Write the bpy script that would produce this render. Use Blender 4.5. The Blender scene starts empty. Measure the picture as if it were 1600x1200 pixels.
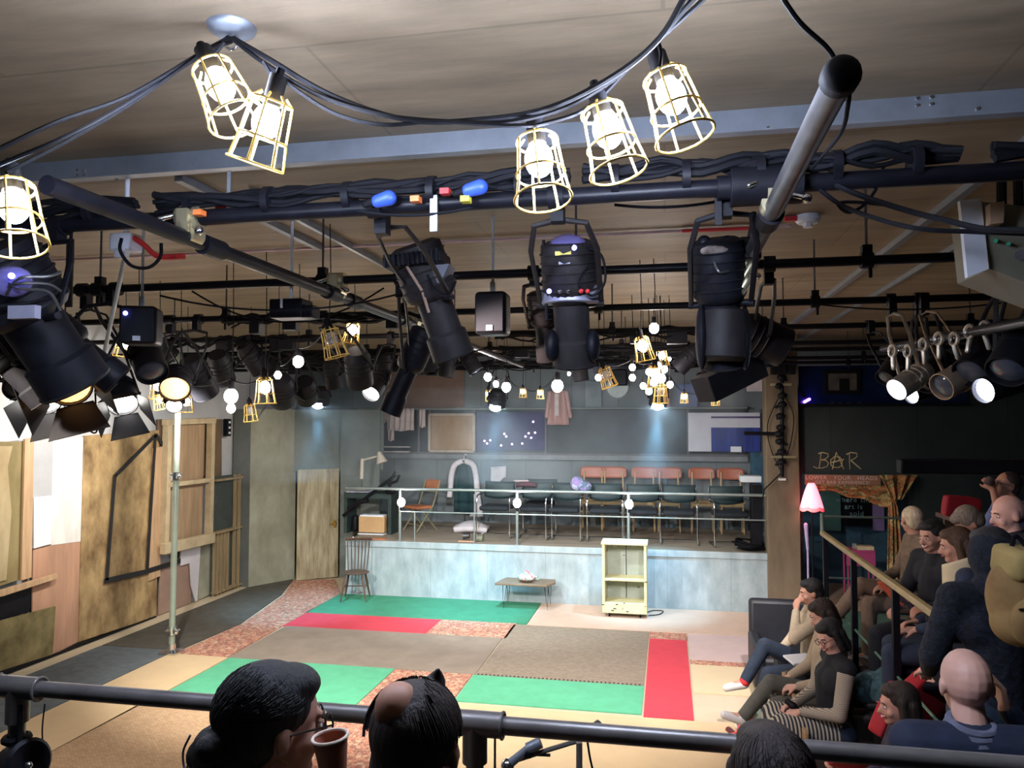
import bpy, math, random
from mathutils import Vector as V, Matrix, Euler
random.seed(7)
C = bpy.context.scene.collection
PI = math.pi
# ---------------------------------------------------------------- camera
sc = bpy.context.scene
cd = bpy.data.cameras.new('camera'); cam = bpy.data.objects.new('camera', cd); C.objects.link(cam)
TH, PH, F, EYE = math.radians(11.3), math.atan(57/1209.), 1209., 2.9
cam.location = (0, 0, EYE); cam.rotation_euler = (PI/2+PH, 0, TH)
cd.sensor_width = 36; cd.lens = 36*F/1600; cd.clip_start = .05; cd.clip_end = 100
sc.camera = cam
sc.view_settings.view_transform = 'Standard'; sc.view_settings.look = 'None'
sc.view_settings.gamma = 1; sc.view_settings.exposure = 0.2; sc.view_settings.use_curve_mapping = False
sc.cycles.use_denoising = True; sc.cycles.max_bounces = 6; sc.cycles.diffuse_bounces = 3; sc.cycles.glossy_bounces = 2
sc.cycles.transmission_bounces = 4; sc.cycles.transparent_max_bounces = 8; sc.cycles.volume_bounces = 0
sc.cycles.sample_clamp_indirect = 4; sc.cycles.caustics_reflective = False; sc.cycles.caustics_refractive = False
# ---------------------------------------------------------------- world: a windowless hall, only a trace of spill
w = bpy.data.worlds.new('world'); sc.world = w; w.use_nodes = True
w.node_tree.nodes['Background'].inputs[0].default_value = (.55, .62, .75, 1)
w.node_tree.nodes['Background'].inputs[1].default_value = .05
# ---------------------------------------------------------------- surveying helpers (photo pixel + one known coordinate -> metres)
_f = V((-math.sin(TH)*math.cos(PH), math.cos(TH)*math.cos(PH), math.sin(PH)))
_r = V((math.cos(TH), math.sin(TH), 0)); _u = _r.cross(_f); _c = V((0, 0, EYE))
def ray(x, y): return _f+_r*((x-800)/F)-_u*((y-600)/F)
def atz(x, y, z): d = ray(x, y); return _c+d*((z-EYE)/d.z)
def aty(x, y, Y): d = ray(x, y); return _c+d*(Y/d.y)
def atx(x, y, X): d = ray(x, y); return _c+d*(X/d.x)
def atd(x, y, D): return _c+ray(x, y)*D
# ---------------------------------------------------------------- lamps that light the room
def spot(name, loc, target, power, col=(1, 1, 1), size=60, blend=.5, r=.05):
    l = bpy.data.lights.new(name, 'SPOT'); l.energy = power; l.color = col; l.spot_size = math.radians(size)
    l.spot_blend = blend; l.shadow_soft_size = r
    o = bpy.data.objects.new(name, l); C.objects.link(o); o.location = loc
    o.rotation_euler = (V(target)-V(loc)).to_track_quat('-Z', 'Y').to_euler(); return o
def plamp(name, loc, power, col=(1, 1, 1), r=.05):
    l = bpy.data.lights.new(name, 'POINT'); l.energy = power; l.color = col; l.shadow_soft_size = r
    o = bpy.data.objects.new(name, l); C.objects.link(o); o.location = loc; return o
WARM = (1, .86, .68); NEUT = (1, .95, .88); COOL = (.80, .88, 1); CYAN = (.25, .65, 1)
# theatre lanterns washing the playing floor and the set, then spots on audience and column
spot('wash_a', (-4.4, 5.8, 3.15), (-3.6, 9.6, 0), 760, NEUT, 95, .7)
spot('wash_b', (-1.2, 5.4, 3.15), (-1.5, 9.8, 0), 620, NEUT, 95, .7)
spot('wash_c', (.9, 6.6, 3.2), (-.6, 10.0, 0), 480, (1, .93, .95), 70, .7)
spot('wash_d', (-2.6, 9.3, 3.15), (-2.4, 12.3, .4), 420, (.82, .95, 1), 95, .7)
spot('wash_e', (-3.5, 3.0, 3.3), (-4.3, 6.3, 0), 300, WARM, 80, .7)
spot('set_a', (-5.6, 6.6, 3.0), (-7.5, 7.4, 2.5), 190, (1, .95, .85), 100, .6)
spot('set_b', (-5.6, 8.5, 3.0), (-7.5, 8.9, 2.4), 180, (1, .95, .86), 100, .6)
spot('set_c', (-5.3, 10.2, 3.1), (-7.2, 11.8, 1.4), 110, WARM, 90, .6)
spot('stage_wash', (-1.5, 11.0, 3.4), (-1.4, 14.2, 1.1), 80, (.70, .92, 1), 110, .7)
spot('gallery_wash', (-1.0, 11.2, 3.4), (-.6, 14.9, 3.6), 50, (.85, .82, 1), 110, .7)
spot('audience_spill', (-1.5, 4.2, 3.6), (2.0, 6.4, .9), 200, (1, .80, .74), 80, .7)
spot('near_fill', (.2, 1.9, 3.95), (1.15, 3.1, 1.8), 45, COOL, 60, .7)  # added fill spot that brightens the bald person's head
spot('column_spill', (.4, 9.2, 3.6), (1.7, 12.2, 1.6), 60, WARM, 60, .7)
# ---------------------------------------------------------------- materials
_m = {}
def mat(name, col, rough=.75, metal=0, var=.18, scale=6, bump=0, col2=None, streak=None, emit=None, es=0, alpha=1, thr=None):
    """procedural principled material: two-tone noise, optional stretched streaks and bump"""
    if name in _m: return _m[name]
    m = bpy.data.materials.new(name); m.use_nodes = True; nt = m.node_tree; b = nt.nodes['Principled BSDF']
    b.inputs['Roughness'].default_value = rough; b.inputs['Metallic'].default_value = metal
    tc = nt.nodes.new('ShaderNodeTexCoord'); mp = nt.nodes.new('ShaderNodeMapping')
    nt.links.new(tc.outputs['Object'], mp.inputs[0])
    if streak: mp.inputs['Scale'].default_value = streak
    n = nt.nodes.new('ShaderNodeTexNoise'); n.inputs['Scale'].default_value = scale; n.inputs['Detail'].default_value = 6
    n.inputs['Roughness'].default_value = .6
    nt.links.new(mp.outputs[0], n.inputs['Vector'])
    r = nt.nodes.new('ShaderNodeValToRGB'); nt.links.new(n.outputs['Fac'], r.inputs[0])
    c2 = col2 or tuple(min(1, c*(1+var)) for c in col); c1 = col if col2 else tuple(c*(1-var) for c in col)
    a, z = thr or (.3, .7)
    r.color_ramp.elements[0].position = a; r.color_ramp.elements[1].position = z
    r.color_ramp.elements[0].color = (*c1, 1); r.color_ramp.elements[1].color = (*c2, 1)
    nt.links.new(r.outputs[0], b.inputs['Base Color'])
    if bump:
        bp = nt.nodes.new('ShaderNodeBump'); bp.inputs['Strength'].default_value = bump; bp.inputs['Distance'].default_value = .02
        nt.links.new(n.outputs['Fac'], bp.inputs['Height']); nt.links.new(bp.outputs[0], b.inputs['Normal'])
    if emit:
        b.inputs['Emission Color'].default_value = (*emit, 1); b.inputs['Emission Strength'].default_value = es
    if alpha < 1: b.inputs['Alpha'].default_value = alpha
    _m[name] = m; return m
def nodes(m):
    nt = m.node_tree; return nt, nt.nodes['Principled BSDF'], [x for x in nt.nodes if x.type == 'VALTORGB'][0], [x for x in nt.nodes if x.type == 'MAPPING'][0]
def seams(m, w_, h_, rot=(0, 0, 0), dark=(.12, .10, .08), ms=.006, amt=.8, off=.0):
    """board seams: a brick pattern multiplied over the base colour"""
    nt, b, r, mp = nodes(m)
    tc = [x for x in nt.nodes if x.type == 'TEX_COORD'][0]; m2 = nt.nodes.new('ShaderNodeMapping'); m2.inputs['Rotation'].default_value = rot
    nt.links.new(tc.outputs['Object'], m2.inputs[0])
    k = nt.nodes.new('ShaderNodeTexBrick'); nt.links.new(m2.outputs[0], k.inputs['Vector'])
    k.inputs['Scale'].default_value = 1; k.inputs['Brick Width'].default_value = w_; k.inputs['Row Height'].default_value = h_
    k.inputs['Mortar Size'].default_value = ms; k.inputs['Mortar Smooth'].default_value = .3; k.offset = off
    k.inputs['Color1'].default_value = (1, 1, 1, 1); k.inputs['Color2'].default_value = (.82, .82, .80, 1); k.inputs['Mortar'].default_value = (*dark, 1)
    x = nt.nodes.new('ShaderNodeMix'); x.data_type = 'RGBA'; x.blend_type = 'MULTIPLY'; x.inputs[0].default_value = amt
    nt.links.new(r.outputs[0], x.inputs[6]); nt.links.new(k.outputs['Color'], x.inputs[7]); nt.links.new(x.outputs[2], b.inputs['Base Color'])
    return m
def stripes(m, c1, c2, freq, axis='Z', w_=.5):
    nt, b, r, mp = nodes(m)
    tc = [x for x in nt.nodes if x.type == 'TEX_COORD'][0]
    k = nt.nodes.new('ShaderNodeTexWave'); k.bands_direction = axis; k.inputs['Scale'].default_value = freq; k.inputs['Distortion'].default_value = .4
    nt.links.new(tc.outputs['Object'], k.inputs['Vector'])
    q = nt.nodes.new('ShaderNodeValToRGB'); nt.links.new(k.outputs['Fac'], q.inputs[0])
    q.color_ramp.elements[0].position = w_-.06; q.color_ramp.elements[1].position = w_+.06
    q.color_ramp.elements[0].color = (*c1, 1); q.color_ramp.elements[1].color = (*c2, 1)
    nt.links.new(q.outputs[0], b.inputs['Base Color']); return m
def weave(m, c1, c2, freq):
    nt, b, r, mp = nodes(m)
    tc = [x for x in nt.nodes if x.type == 'TEX_COORD'][0]
    k = nt.nodes.new('ShaderNodeTexBrick'); nt.links.new(tc.outputs['Object'], k.inputs['Vector'])
    k.inputs['Scale'].default_value = freq; k.inputs['Mortar Size'].default_value = .03; k.inputs['Brick Width'].default_value = .6; k.inputs['Row Height'].default_value = .3
    k.inputs['Color1'].default_value = (*c1, 1); k.inputs['Color2'].default_value = (*c2, 1); k.inputs['Mortar'].default_value = (*[c*.55 for c in c1], 1)
    x = nt.nodes.new('ShaderNodeMix'); x.data_type = 'RGBA'; x.blend_type = 'MULTIPLY'; x.inputs[0].default_value = .4
    nt.links.new(k.outputs['Color'], x.inputs[6]); nt.links.new(r.outputs[0], x.inputs[7]); nt.links.new(x.outputs[2], b.inputs['Base Color']); return m
def blotch(m, cols, sc1, sc2=None):
    """multi-colour cell pattern (oriental rug, floral print)"""
    nt, b, r, mp = nodes(m)
    tc = [x for x in nt.nodes if x.type == 'TEX_COORD'][0]
    vo = nt.nodes.new('ShaderNodeTexVoronoi'); vo.inputs['Scale'].default_value = sc1; nt.links.new(tc.outputs['Object'], vo.inputs['Vector'])
    n = nt.nodes.new('ShaderNodeTexNoise'); n.inputs['Scale'].default_value = sc2 or sc1*1.3; n.inputs['Detail'].default_value = 8; n.inputs['Roughness'].default_value = .75
    nt.links.new(tc.outputs['Object'], n.inputs['Vector'])
    s = nt.nodes.new('ShaderNodeSeparateColor'); nt.links.new(vo.outputs['Color'], s.inputs[0])
    ad = nt.nodes.new('ShaderNodeMath'); ad.operation = 'MULTIPLY_ADD'; ad.inputs[1].default_value = .35
    nt.links.new(s.outputs[0], ad.inputs[0]); nt.links.new(n.outputs['Fac'], ad.inputs[2])
    q = nt.nodes.new('ShaderNodeValToRGB'); nt.links.new(ad.outputs[0], q.inputs[0]); q.color_ramp.interpolation = 'CONSTANT'
    e = q.color_ramp.elements; e[0].position = 0; e[0].color = (*cols[0], 1); e[1].position = .42; e[1].color = (*cols[1], 1)
    for i, c in enumerate(cols[2:]):
        x = e.new(min(.99, .52+i*.34/max(1, len(cols)-2))); x.color = (*c, 1)
    nt.links.new(q.outputs[0], b.inputs['Base Color']); return m
def glow(name, col, s):
    if name in _m: return _m[name]
    m = mat(name, (.9, .9, .9), .4, 0, .02); nt, b, r, mp = nodes(m)
    b.inputs['Emission Color'].default_value = (*col, 1); b.inputs['Emission Strength'].default_value = s; return m
def glass(name, col, rough=.05, alpha=.25):
    if name in _m: return _m[name]
    m = mat(name, col, rough, 0, .05); m.node_tree.nodes['Principled BSDF'].inputs['Alpha'].default_value = alpha; return m
BLACK = mat('black_metal', (.006, .006, .009), .5, 0, .3, 14)
PIPE = mat('black_pipe', (.006, .006, .009), .4, .0, .3, 10)
STEEL = mat('scaffold_steel', (.085, .08, .08), .4, .6, .25, 12)
GALV = mat('galvanised_steel', (.26, .28, .31), .42, .5, .12, 9)
CHROME = mat('chrome', (.75, .78, .82), .16, 1, .05)
RUBBER = mat('black_rubber', (.004, .004, .006), .75, 0, .2)
for q_ in (BLACK, PIPE, RUBBER): q_.node_tree.nodes['Principled BSDF'].inputs['Specular IOR Level'].default_value = .18
YELW = mat('yellow_wire', (.82, .50, .10), .45, 0, .1)
WHITEP = mat('white_plastic', (.75, .76, .80), .5, 0, .05)
BRASS = mat('brass_clamp', (.55, .48, .30), .35, .8, .15)
RED = mat('red_plastic', (.6, .03, .03), .5); BLUEP = mat('blue_plastic', (.03, .08, .45), .45)
# ---------------------------------------------------------------- mesh building
def basis(d, up=(0, 0, 1)):
    """3x3 matrix whose local Z runs along d"""
    z = V(d).normalized(); u = V(up)
    if abs(z.dot(u.normalized())) > .98: u = V((0, 1, 0))
    x = u.cross(z).normalized(); y = z.cross(x); return Matrix((x, y, z)).transposed()
class MB:
    def __init__(s, M=None): s.v = []; s.f = []; s.M = M or Matrix.Identity(4)
    def add(s, vs, fs):
        k = len(s.v); s.v += [s.M @ V(p) for p in vs]; s.f += [tuple(i+k for i in f) for f in fs]; return s
    def box(s, c, d, R=None):
        R = R or Matrix.Identity(3); c = V(c)
        vs = [c+R @ V((x*d[0]/2, y*d[1]/2, z*d[2]/2)) for x in (-1, 1) for y in (-1, 1) for z in (-1, 1)]
        return s.add(vs, [(0, 1, 3, 2), (4, 6, 7, 5), (0, 4, 5, 1), (2, 3, 7, 6), (0, 2, 6, 4), (1, 5, 7, 3)])
    def beam(s, a, b, w_, h_, up=(0, 0, 1)):
        a, b = V(a), V(b); R = basis(b-a, up); return s.box((a+b)/2, (w_, h_, (b-a).length), R)
    def cyl(s, a, b, r0, r1=None, n=16):
        a, b = V(a), V(b); r1 = r0 if r1 is None else r1; R = basis(b-a); vs = []
        for p, r in ((a, r0), (b, r1)):
            vs += [p+R @ V((r*math.cos(2*PI*i/n), r*math.sin(2*PI*i/n), 0)) for i in range(n)]
        fs = [(i, (i+1) % n, n+(i+1) % n, n+i) for i in range(n)]+[tuple(range(n))[::-1], tuple(range(n, 2*n))]
        return s.add(vs, fs)
    def tube(s, pts, r, n=8, closed=False, flat=1.0):
        pts = [V(p) for p in pts]; k = len(pts); vs = []; rr = r if isinstance(r, (list, tuple)) else [r]*k
        prev = None
        for i, p in enumerate(pts):
            a = pts[(i-1) % k] if (closed or i > 0) else p; b = pts[(i+1) % k] if (closed or i < k-1) else p
            t = (b-a).normalized()
            if prev is None: x = t.orthogonal().normalized()
            else:
                x = prev-t*prev.dot(t); x = x.normalized() if x.length > 1e-6 else t.orthogonal().normalized()
            prev = x; y = t.cross(x)
            vs += [p+x*(rr[i]*math.cos(2*PI*j/n))+y*(rr[i]*flat*math.sin(2*PI*j/n)) for j in range(n)]
        fs = []
        for i in range(k if closed else k-1):
            q = (i+1) % k
            fs += [(i*n+j, i*n+(j+1) % n, q*n+(j+1) % n, q*n+j) for j in range(n)]
        if not closed: fs += [tuple(range(n))[::-1], tuple(range((k-1)*n, k*n))]
        return s.add(vs, fs)
    def ring(s, c, ax, R_, r, n=24, m=8):
        B = basis(ax); return s.tube([V(c)+B @ V((R_*math.cos(2*PI*i/n), R_*math.sin(2*PI*i/n), 0)) for i in range(n)], r, m, True)
    def lathe(s, prof, c=(0, 0, 0), ax=(0, 0, 1), n=24):
        B = basis(ax); c = V(c); vs = []; k = len(prof)
        for r, z in prof: vs += [c+B @ V((max(r, 1e-4)*math.cos(2*PI*j/n), max(r, 1e-4)*math.sin(2*PI*j/n), z)) for j in range(n)]
        fs = [(i*n+j, i*n+(j+1) % n, (i+1)*n+(j+1) % n, (i+1)*n+j) for i in range(k-1) for j in range(n)]
        fs += [tuple(range(n))[::-1], tuple(range((k-1)*n, k*n))]
        return s.add(vs, fs)
    def ell(s, c, r, R=None, nu=16, nv=10):
        if isinstance(r, (int, float)): r = (r, r, r)
        R = R or Matrix.Identity(3); c = V(c); vs = [c+R @ V((0, 0, r[2]))]
        for i in range(1, nv):
            a = PI*i/nv
            vs += [c+R @ V((r[0]*math.sin(a)*math.cos(2*PI*j/nu), r[1]*math.sin(a)*math.sin(2*PI*j/nu), r[2]*math.cos(a))) for j in range(nu)]
        vs.append(c+R @ V((0, 0, -r[2]))); L = len(vs)-1
        fs = [(0, 1+j, 1+(j+1) % nu) for j in range(nu)]
        for i in range(nv-2):
            fs += [(1+i*nu+j, 1+(i+1)*nu+j, 1+(i+1)*nu+(j+1) % nu, 1+i*nu+(j+1) % nu) for j in range(nu)]
        fs += [(L, 1+(nv-2)*nu+(j+1) % nu, 1+(nv-2)*nu+j) for j in range(nu)]
        return s.add(vs, fs)
    def cap(s, a, b, r0, r1=None, n=14):
        """tapered capsule"""
        r1 = r0 if r1 is None else r1; a, b = V(a), V(b); L = max((b-a).length, 1e-4); prof = []
        for i in range(1, 6): t = PI/2*i/6; prof.append((r0*math.sin(t), -r0*math.cos(t)))
        prof += [(r0, 0), (r1, L)]
        for i in range(1, 6): t = PI/2*i/6; prof.append((r1*math.cos(t), L+r1*math.sin(t)))
        return s.lathe(prof, a, b-a if (b-a).length > 1e-4 else (0, 0, 1), n)
    def prism(s, pts, ext):
        pts = [V(p) for p in pts]; n = len(pts); e = V(ext)
        return s.add(pts+[p+e for p in pts], [tuple(range(n))[::-1], tuple(range(n, 2*n))]+[(i, (i+1) % n, n+(i+1) % n, n+i) for i in range(n)])
    def sheet(s, fn, nu, nv):
        vs = [fn(i/nu, j/nv) for i in range(nu+1) for j in range(nv+1)]; q = nv+1
        return s.add(vs, [(i*q+j, (i+1)*q+j, (i+1)*q+j+1, i*q+j+1) for i in range(nu) for j in range(nv)])
    def build(s, name, m, parent=None, bevel=0, smooth=True, solid=0, sub=0, remesh=0, relax=0, origin=None):
        if parent is None and origin is None:
            lo = [min(p[i] for p in s.v) for i in range(3)]; hi = [max(p[i] for p in s.v) for i in range(3)]
            origin = V(((lo[0]+hi[0])/2, (lo[1]+hi[1])/2, lo[2]))
        o0 = V(origin) if origin is not None else V((0, 0, 0))
        me = bpy.data.meshes.new(name); me.from_pydata([p-o0 for p in s.v], [], s.f); me.update()
        if smooth:
            me.polygons.foreach_set('use_smooth', [True]*len(me.polygons)); me.set_sharp_from_angle(angle=.7)
        o = bpy.data.objects.new(name, me); C.objects.link(o); o.location = o0; me.materials.append(m)
        if parent: o.parent = parent
        if bevel:
            b = o.modifiers.new('bevel', 'BEVEL'); b.width = bevel; b.segments = 2; b.limit_method = 'ANGLE'
        if remesh:
            r = o.modifiers.new('remesh', 'REMESH'); r.mode = 'VOXEL'; r.voxel_size = remesh; r.use_smooth_shade = True
            if relax: q = o.modifiers.new('relax', 'SMOOTH'); q.factor = .5; q.iterations = relax
        if sub: q = o.modifiers.new('sub', 'SUBSURF'); q.levels = sub; q.render_levels = sub
        if solid: q = o.modifiers.new('solid', 'SOLIDIFY'); q.thickness = solid; q.offset = 0
        return o
def tag(o, label, cat, group=None, kind=None):
    o['label'] = label; o['category'] = cat
    if group: o['group'] = group
    if kind: o['kind'] = kind
    return o
def thing(name, label, cat, loc=(0, 0, 0), rz=0, group=None, kind=None):
    o = bpy.data.objects.new(name, None); C.objects.link(o); o.location = loc; o.rotation_euler = (0, 0, rz); o.empty_display_size = .1
    return tag(o, label, cat, group, kind)
def struct(name, mb, m, **k):
    o = mb.build(name, m, **k)
    if not k.get('parent'): o['kind'] = 'structure'
    return o
def dup(root, loc, rz, label, group=None):
    r = root.copy(); C.objects.link(r); r.location = loc; r.rotation_euler = (0, 0, rz); r['label'] = label
    if group: r['group'] = group
    for ch in list(root.children):
        c = ch.copy(); C.objects.link(c); c.parent = r
        for g in ch.children:
            d = g.copy(); C.objects.link(d); d.parent = c
    return r
def bez(pts, n=8):
    """Catmull-Rom through points"""
    P = [V(p) for p in pts]; P = [P[0]*2-P[1]]+P+[P[-1]*2-P[-2]]; out = []
    for i in range(1, len(P)-2):
        for k in range(n):
            t = k/n; a, b, c, d = P[i-1:i+3]
            out.append(.5*((2*b)+(c-a)*t+(2*a-5*b+4*c-d)*t*t+(3*b-a-3*c+d)*t**3))
    out.append(P[-2]); return out
def sag(a, b, s, n=10):
    a, b = V(a), V(b); return [a.lerp(b, i/n)-V((0, 0, s*4*(i/n)*(1-i/n))) for i in range(n+1)]
# ================================================================ THE ROOM
CZ = 4.2
ceil_m = seams(mat('ceiling_board', (.225, .166, .105), .62, 0, .30, 2.2, .25, streak=(.6, 3, 1)), 2.44, 1.22, dark=(.45, .42, .38), amt=.5, ms=.008, off=.5)
struct('ceiling', MB().box((-1, 6, CZ+.1), (13.4, 18.4, .2)), ceil_m, origin=(0, 0, 0))
floor_m = mat('floor_boards', (.55, .44, .30), .7, 0, .10, 1.4, col2=(.62, .52, .38))
struct('floor', MB().box((-1, 6.2, -.1), (13.4, 18.8, .2)), floor_m, origin=(0, 0, 0))
plaster = mat('left_wall_plaster', (.50, .50, .52), .85, 0, .10, 2.2, .1, col2=(.60, .59, .60))
struct('wall_left', MB().box((-7.65, 6, 2.05), (.2, 18.2, 4.3)), plaster, origin=(0, 0, 0))
grey_wall = seams(mat('grey_panel_wall', (.17, .19, .20), .8, 0, .22, 1.2, .06, streak=(1, 1, .5)), .9, 5, rot=(PI/2, 0, 0), amt=.6, ms=.006)
struct('wall_back', MB().box((-1, 15.0, 2.05), (13.4, .2, 4.3)), grey_wall, origin=(0, 0, 0))
dark_wall = seams(mat('black_painted_wall', (.026, .040, .044), .7, 0, .25, 2, .05, streak=(1, 1, .6)), 1.22, 9, rot=(PI/2, 0, 0), amt=.6, ms=.01, dark=(.3, .3, .3))
struct('wall_right', MB().box((5.45, 6, 2.05), (.2, 18.2, 4.3)), dark_wall, origin=(0, 0, 0))
struct('wall_front', MB().box((-1, -3.0, 2.05), (13.4, .2, 4.3)), dark_wall, origin=(0, 0, 0))
# wall above the bar opening, its jambs and the dark wall to its right
YB = 12.5
x0, x1 = 1.95, aty(1425, 800, YB).x
hz = aty(1300, 741, YB).z
struct('wall_bar', MB().box(((x0+5.35)/2, YB+.08, (hz+3.42)/2), (5.35-x0, .16, 3.42-hz)).box(((x1+5.35)/2, YB+.08, hz/2), (5.35-x1, .16, hz)).box((x0+.02, YB+.08, hz/2), (.10, .16, hz)), dark_wall, origin=(0, 0, 0))
# brown column beside the stage
colm = mat('column_board', (.19, .14, .09), .75, 0, .3, 3, .1, streak=(1, 1, .25))
struct('column_wood', MB().box((1.70, 12.42, 2.1), (.47, .40, 4.2)), colm, origin=(1.7, 12.42, 0), bevel=.01)
# long steel channel on the ceiling with bolt plates
t = MB(); ya = atz(800, 237, CZ-.11).y
t.box((-1, ya, CZ-.055), (12.6, .012, .11)); t.box((-1, ya+.05, CZ-.006), (12.6, .10, .012)); t.box((-1, ya-.03, CZ-.108), (12.6, .05, .008))
ch = t.build('steel_beam', GALV); ch['kind'] = 'structure'
bl = MB()
for x, y in ((122, 266), (132, 266), (122, 274), (132, 274), (182, 279), (1433, 154), (1455, 152), (1433, 165), (1455, 163), (1200, 200), (1527, 170)):
    p = aty(x, y, ya-.008); bl.cyl(p+V((0, -.006, 0)), p+V((0, .006, 0)), .007, n=6)
bl.build('bolt_heads', CHROME, ch).location = -ch.location
# struts bolted to the ceiling that run away from us
k = 0
for (a, b, wd, m_) in (((1600, 200), (1232, 520), .05, GALV), ((1560, 300), (1262, 540), .025, GALV), ((270, 280), (505, 388), .045, GALV), ((430, 300), (620, 440), .03, GALV)):
    p, q = atz(*a, CZ-.03), atz(*b, CZ-.03); xx = (p.x+q.x)/2; q.x = p.x = xx
    o = MB().box(((xx), (p.y+q.y)/2, CZ-.022), (wd, abs(q.y-p.y), .043)).build('ceiling_strut', m_); o['kind'] = 'structure'
# ---------------------------------------------------------------- the stage
DZ = .9; YS = 12.3
face_m = seams(mat('stage_front_boards', (.27, .335, .36), .8, 0, .3, 3.6, .12, col2=(.46, .53, .56), streak=(1.5, 1.5, .7)), .95, 3, rot=(PI/2, 0, 0), amt=.35, ms=.004)
deck_m = mat('stage_deck', (.25, .20, .15), .7, 0, .2, 3, streak=(.5, 3, 1))
xs0, xs1 = aty(540, 900, YS).x, 1.47
st = thing('stage_platform', 'raised stage platform faced with streaky grey-blue boards', 'stage', ((xs0+xs1)/2, YS, 0))
def rel(mb, o, name, m_, **kw):
    """world-space geometry parented under a thing at its place"""
    x = mb.build(name, m_, origin=(0, 0, 0), **kw); x.parent = o; x.location = (0, 0, 0)
    Mi = Matrix.Translation(V(o.location)) @ Matrix.Rotation(o.rotation_euler.z, 4, 'Z')
    x.data.transform(Mi.inverted()); return x
rel(MB().box(((xs0+xs1)/2, YS+.02, DZ/2-.02), (xs1-xs0, .04, DZ-.04)).box((xs0+.02, 13.58, DZ/2-.02), (.04, 2.5, DZ-.04)), st, 'front_panel', face_m)
rel(MB().box(((xs0+xs1)/2, 13.58, DZ-.025), (xs1-xs0, 2.56, .05)), st, 'deck', deck_m, bevel=.006)
rel(MB().box(((xs0+xs1)/2, YS-.012, DZ-.05), (xs1-xs0, .024, .10)), st, 'edge_trim', face_m, bevel=.004)
# stage railing: the tube rails and their posts
rl = thing('stage_railing', 'pale steel tube railing along the front edge of the stage', 'railing', (-1.6, YS+.05, DZ))
zt = aty(800, 767, YS+.05).z; zm = aty(900, 806, YS+.05).z
tb = mat('pale_steel', (.30, .34, .33), .4, .6, .1)
xa = aty(540, 768, YS+.05).x; xb = 1.46; xl = aty(625, 803, YS+.05).x
rel(MB().tube([(xa, YS+.05, zt), (xb, YS+.05, zt)], .024, 10), rl, 'top_rail', tb)
rel(MB().tube([(xl, YS+.05, zm), (xb, YS+.05, zm)], .012, 8), rl, 'middle_rail', tb)
for x in (625, 808, 982):
    X = aty(x, 800, YS+.05).x
    rel(MB().tube([(X, YS+.05, DZ), (X, YS+.05, zt)], .024, 10).cyl((X, YS+.05, DZ), (X, YS+.05, DZ+.012), .05), rl, 'post', tb)
for x in (648, 741):
    X = aty(x, 800, YS+.05).x
    rel(MB().tube([(X, YS+.05, DZ), (X, YS+.05, zm)], .012, 8), rl, 'baluster', tb)
# ---------------------------------------------------------------- back gallery above the stage
YG = 14.86
def slab(name, m_, px4, Y, th, label, cat, bevel=.004, group=None):
    a, b = aty(px4[0], px4[1], Y), aty(px4[2], px4[3], Y)
    o = MB().box(((a.x+b.x)/2, Y+th/2, (a.z+b.z)/2), (abs(b.x-a.x), th, abs(a.z-b.z))).build(name, m_, bevel=bevel)
    return tag(o, label, cat, group)
s = aty(462, 706, YG).z; tp = aty(462, 641, YG).z; xl_, xr_ = aty(462, 700, YG).x, 1.47
win_glass = mat('dark_window_glass', (.008, .014, .020), .5, 0, .3, 2)
band = MB().box(((xl_+xr_)/2, YG+.02, (s+tp)/2), (xr_-xl_, .04, tp-s)); struct('window_1', band, win_glass)
fr = MB()
for x in (462, 655, 672, 742, 853, 1075, 1190):
    X = aty(x, 680, YG-.02).x; fr.box((X, YG-.02, (s+tp)/2), (.045, .05, tp-s))
fr.box(((xl_+xr_)/2, YG-.02, s), (xr_-xl_, .07, .04)); fr.box(((xl_+xr_)/2, YG-.02, tp+.02), (xr_-xl_, .05, .05))
struct('window_1_frame', fr, mat('window_frame_dark', (.10, .09, .10), .6), origin=(0, 0, 0))
tag(MB().tube([(aty(560, 641, YG-.12).x, YG-.12, tp+.02), (1.45, YG-.12, tp+.02)], .02, 8).build('clothes_rail', tb), 'thin steel rail running the width of the back wall above the windows', 'rail')
tag(MB().box((-2.5, YG-.05, s-.10), (7.9, .05, .02)).box((-2.5, YG-.03, s-.06), (7.9, .03, .08)).build('wall_ledge', mat('ledge_grey', (.20, .21, .22), .7)), 'narrow grey ledge under the back windows', 'ledge')
for i, (x, c) in enumerate(((525, 705), (608, 705))):
    pass
tag(MB().box((aty(587, 700, YG-.1).x, YG-.1, aty(587, 698, YG-.1).z), (1.45, .10, .025)).box((aty(587, 700, YG-.1).x, YG-.1, aty(587, 704, YG-.1).z-.02), (1.45, .10, .025)).build('shelf_boards', mat('pale_shelf', (.5, .48, .46), .6)), 'two pale narrow shelf boards under the left back window', 'shelf')
wood_p = mat('warm_ply', (.33, .22, .13), .7, 0, .25, 4, streak=(1, 1, .3))
o = thing('wooden_screen', 'framed reddish wooden panel in the back window band', 'panel', aty(706, 706, YG-.05))
a, b = aty(672, 648, YG-.05), aty(741, 705, YG-.05)
rel(MB().box(((a.x+b.x)/2, YG-.06, (a.z+b.z)/2), (b.x-a.x-.06, .03, a.z-b.z-.06)), o, 'panel', wood_p)
f4 = MB(); f4.box(((a.x+b.x)/2, YG-.07, a.z), (b.x-a.x, .05, .05)); f4.box(((a.x+b.x)/2, YG-.07, b.z), (b.x-a.x, .05, .05)); f4.box((a.x, YG-.07, (a.z+b.z)/2), (.05, .05, a.z-b.z)); f4.box((b.x, YG-.07, (a.z+b.z)/2), (.05, .05, a.z-b.z))
rel(f4, o, 'frame', mat('pale_wood_frame', (.42, .34, .26), .7))
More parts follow.
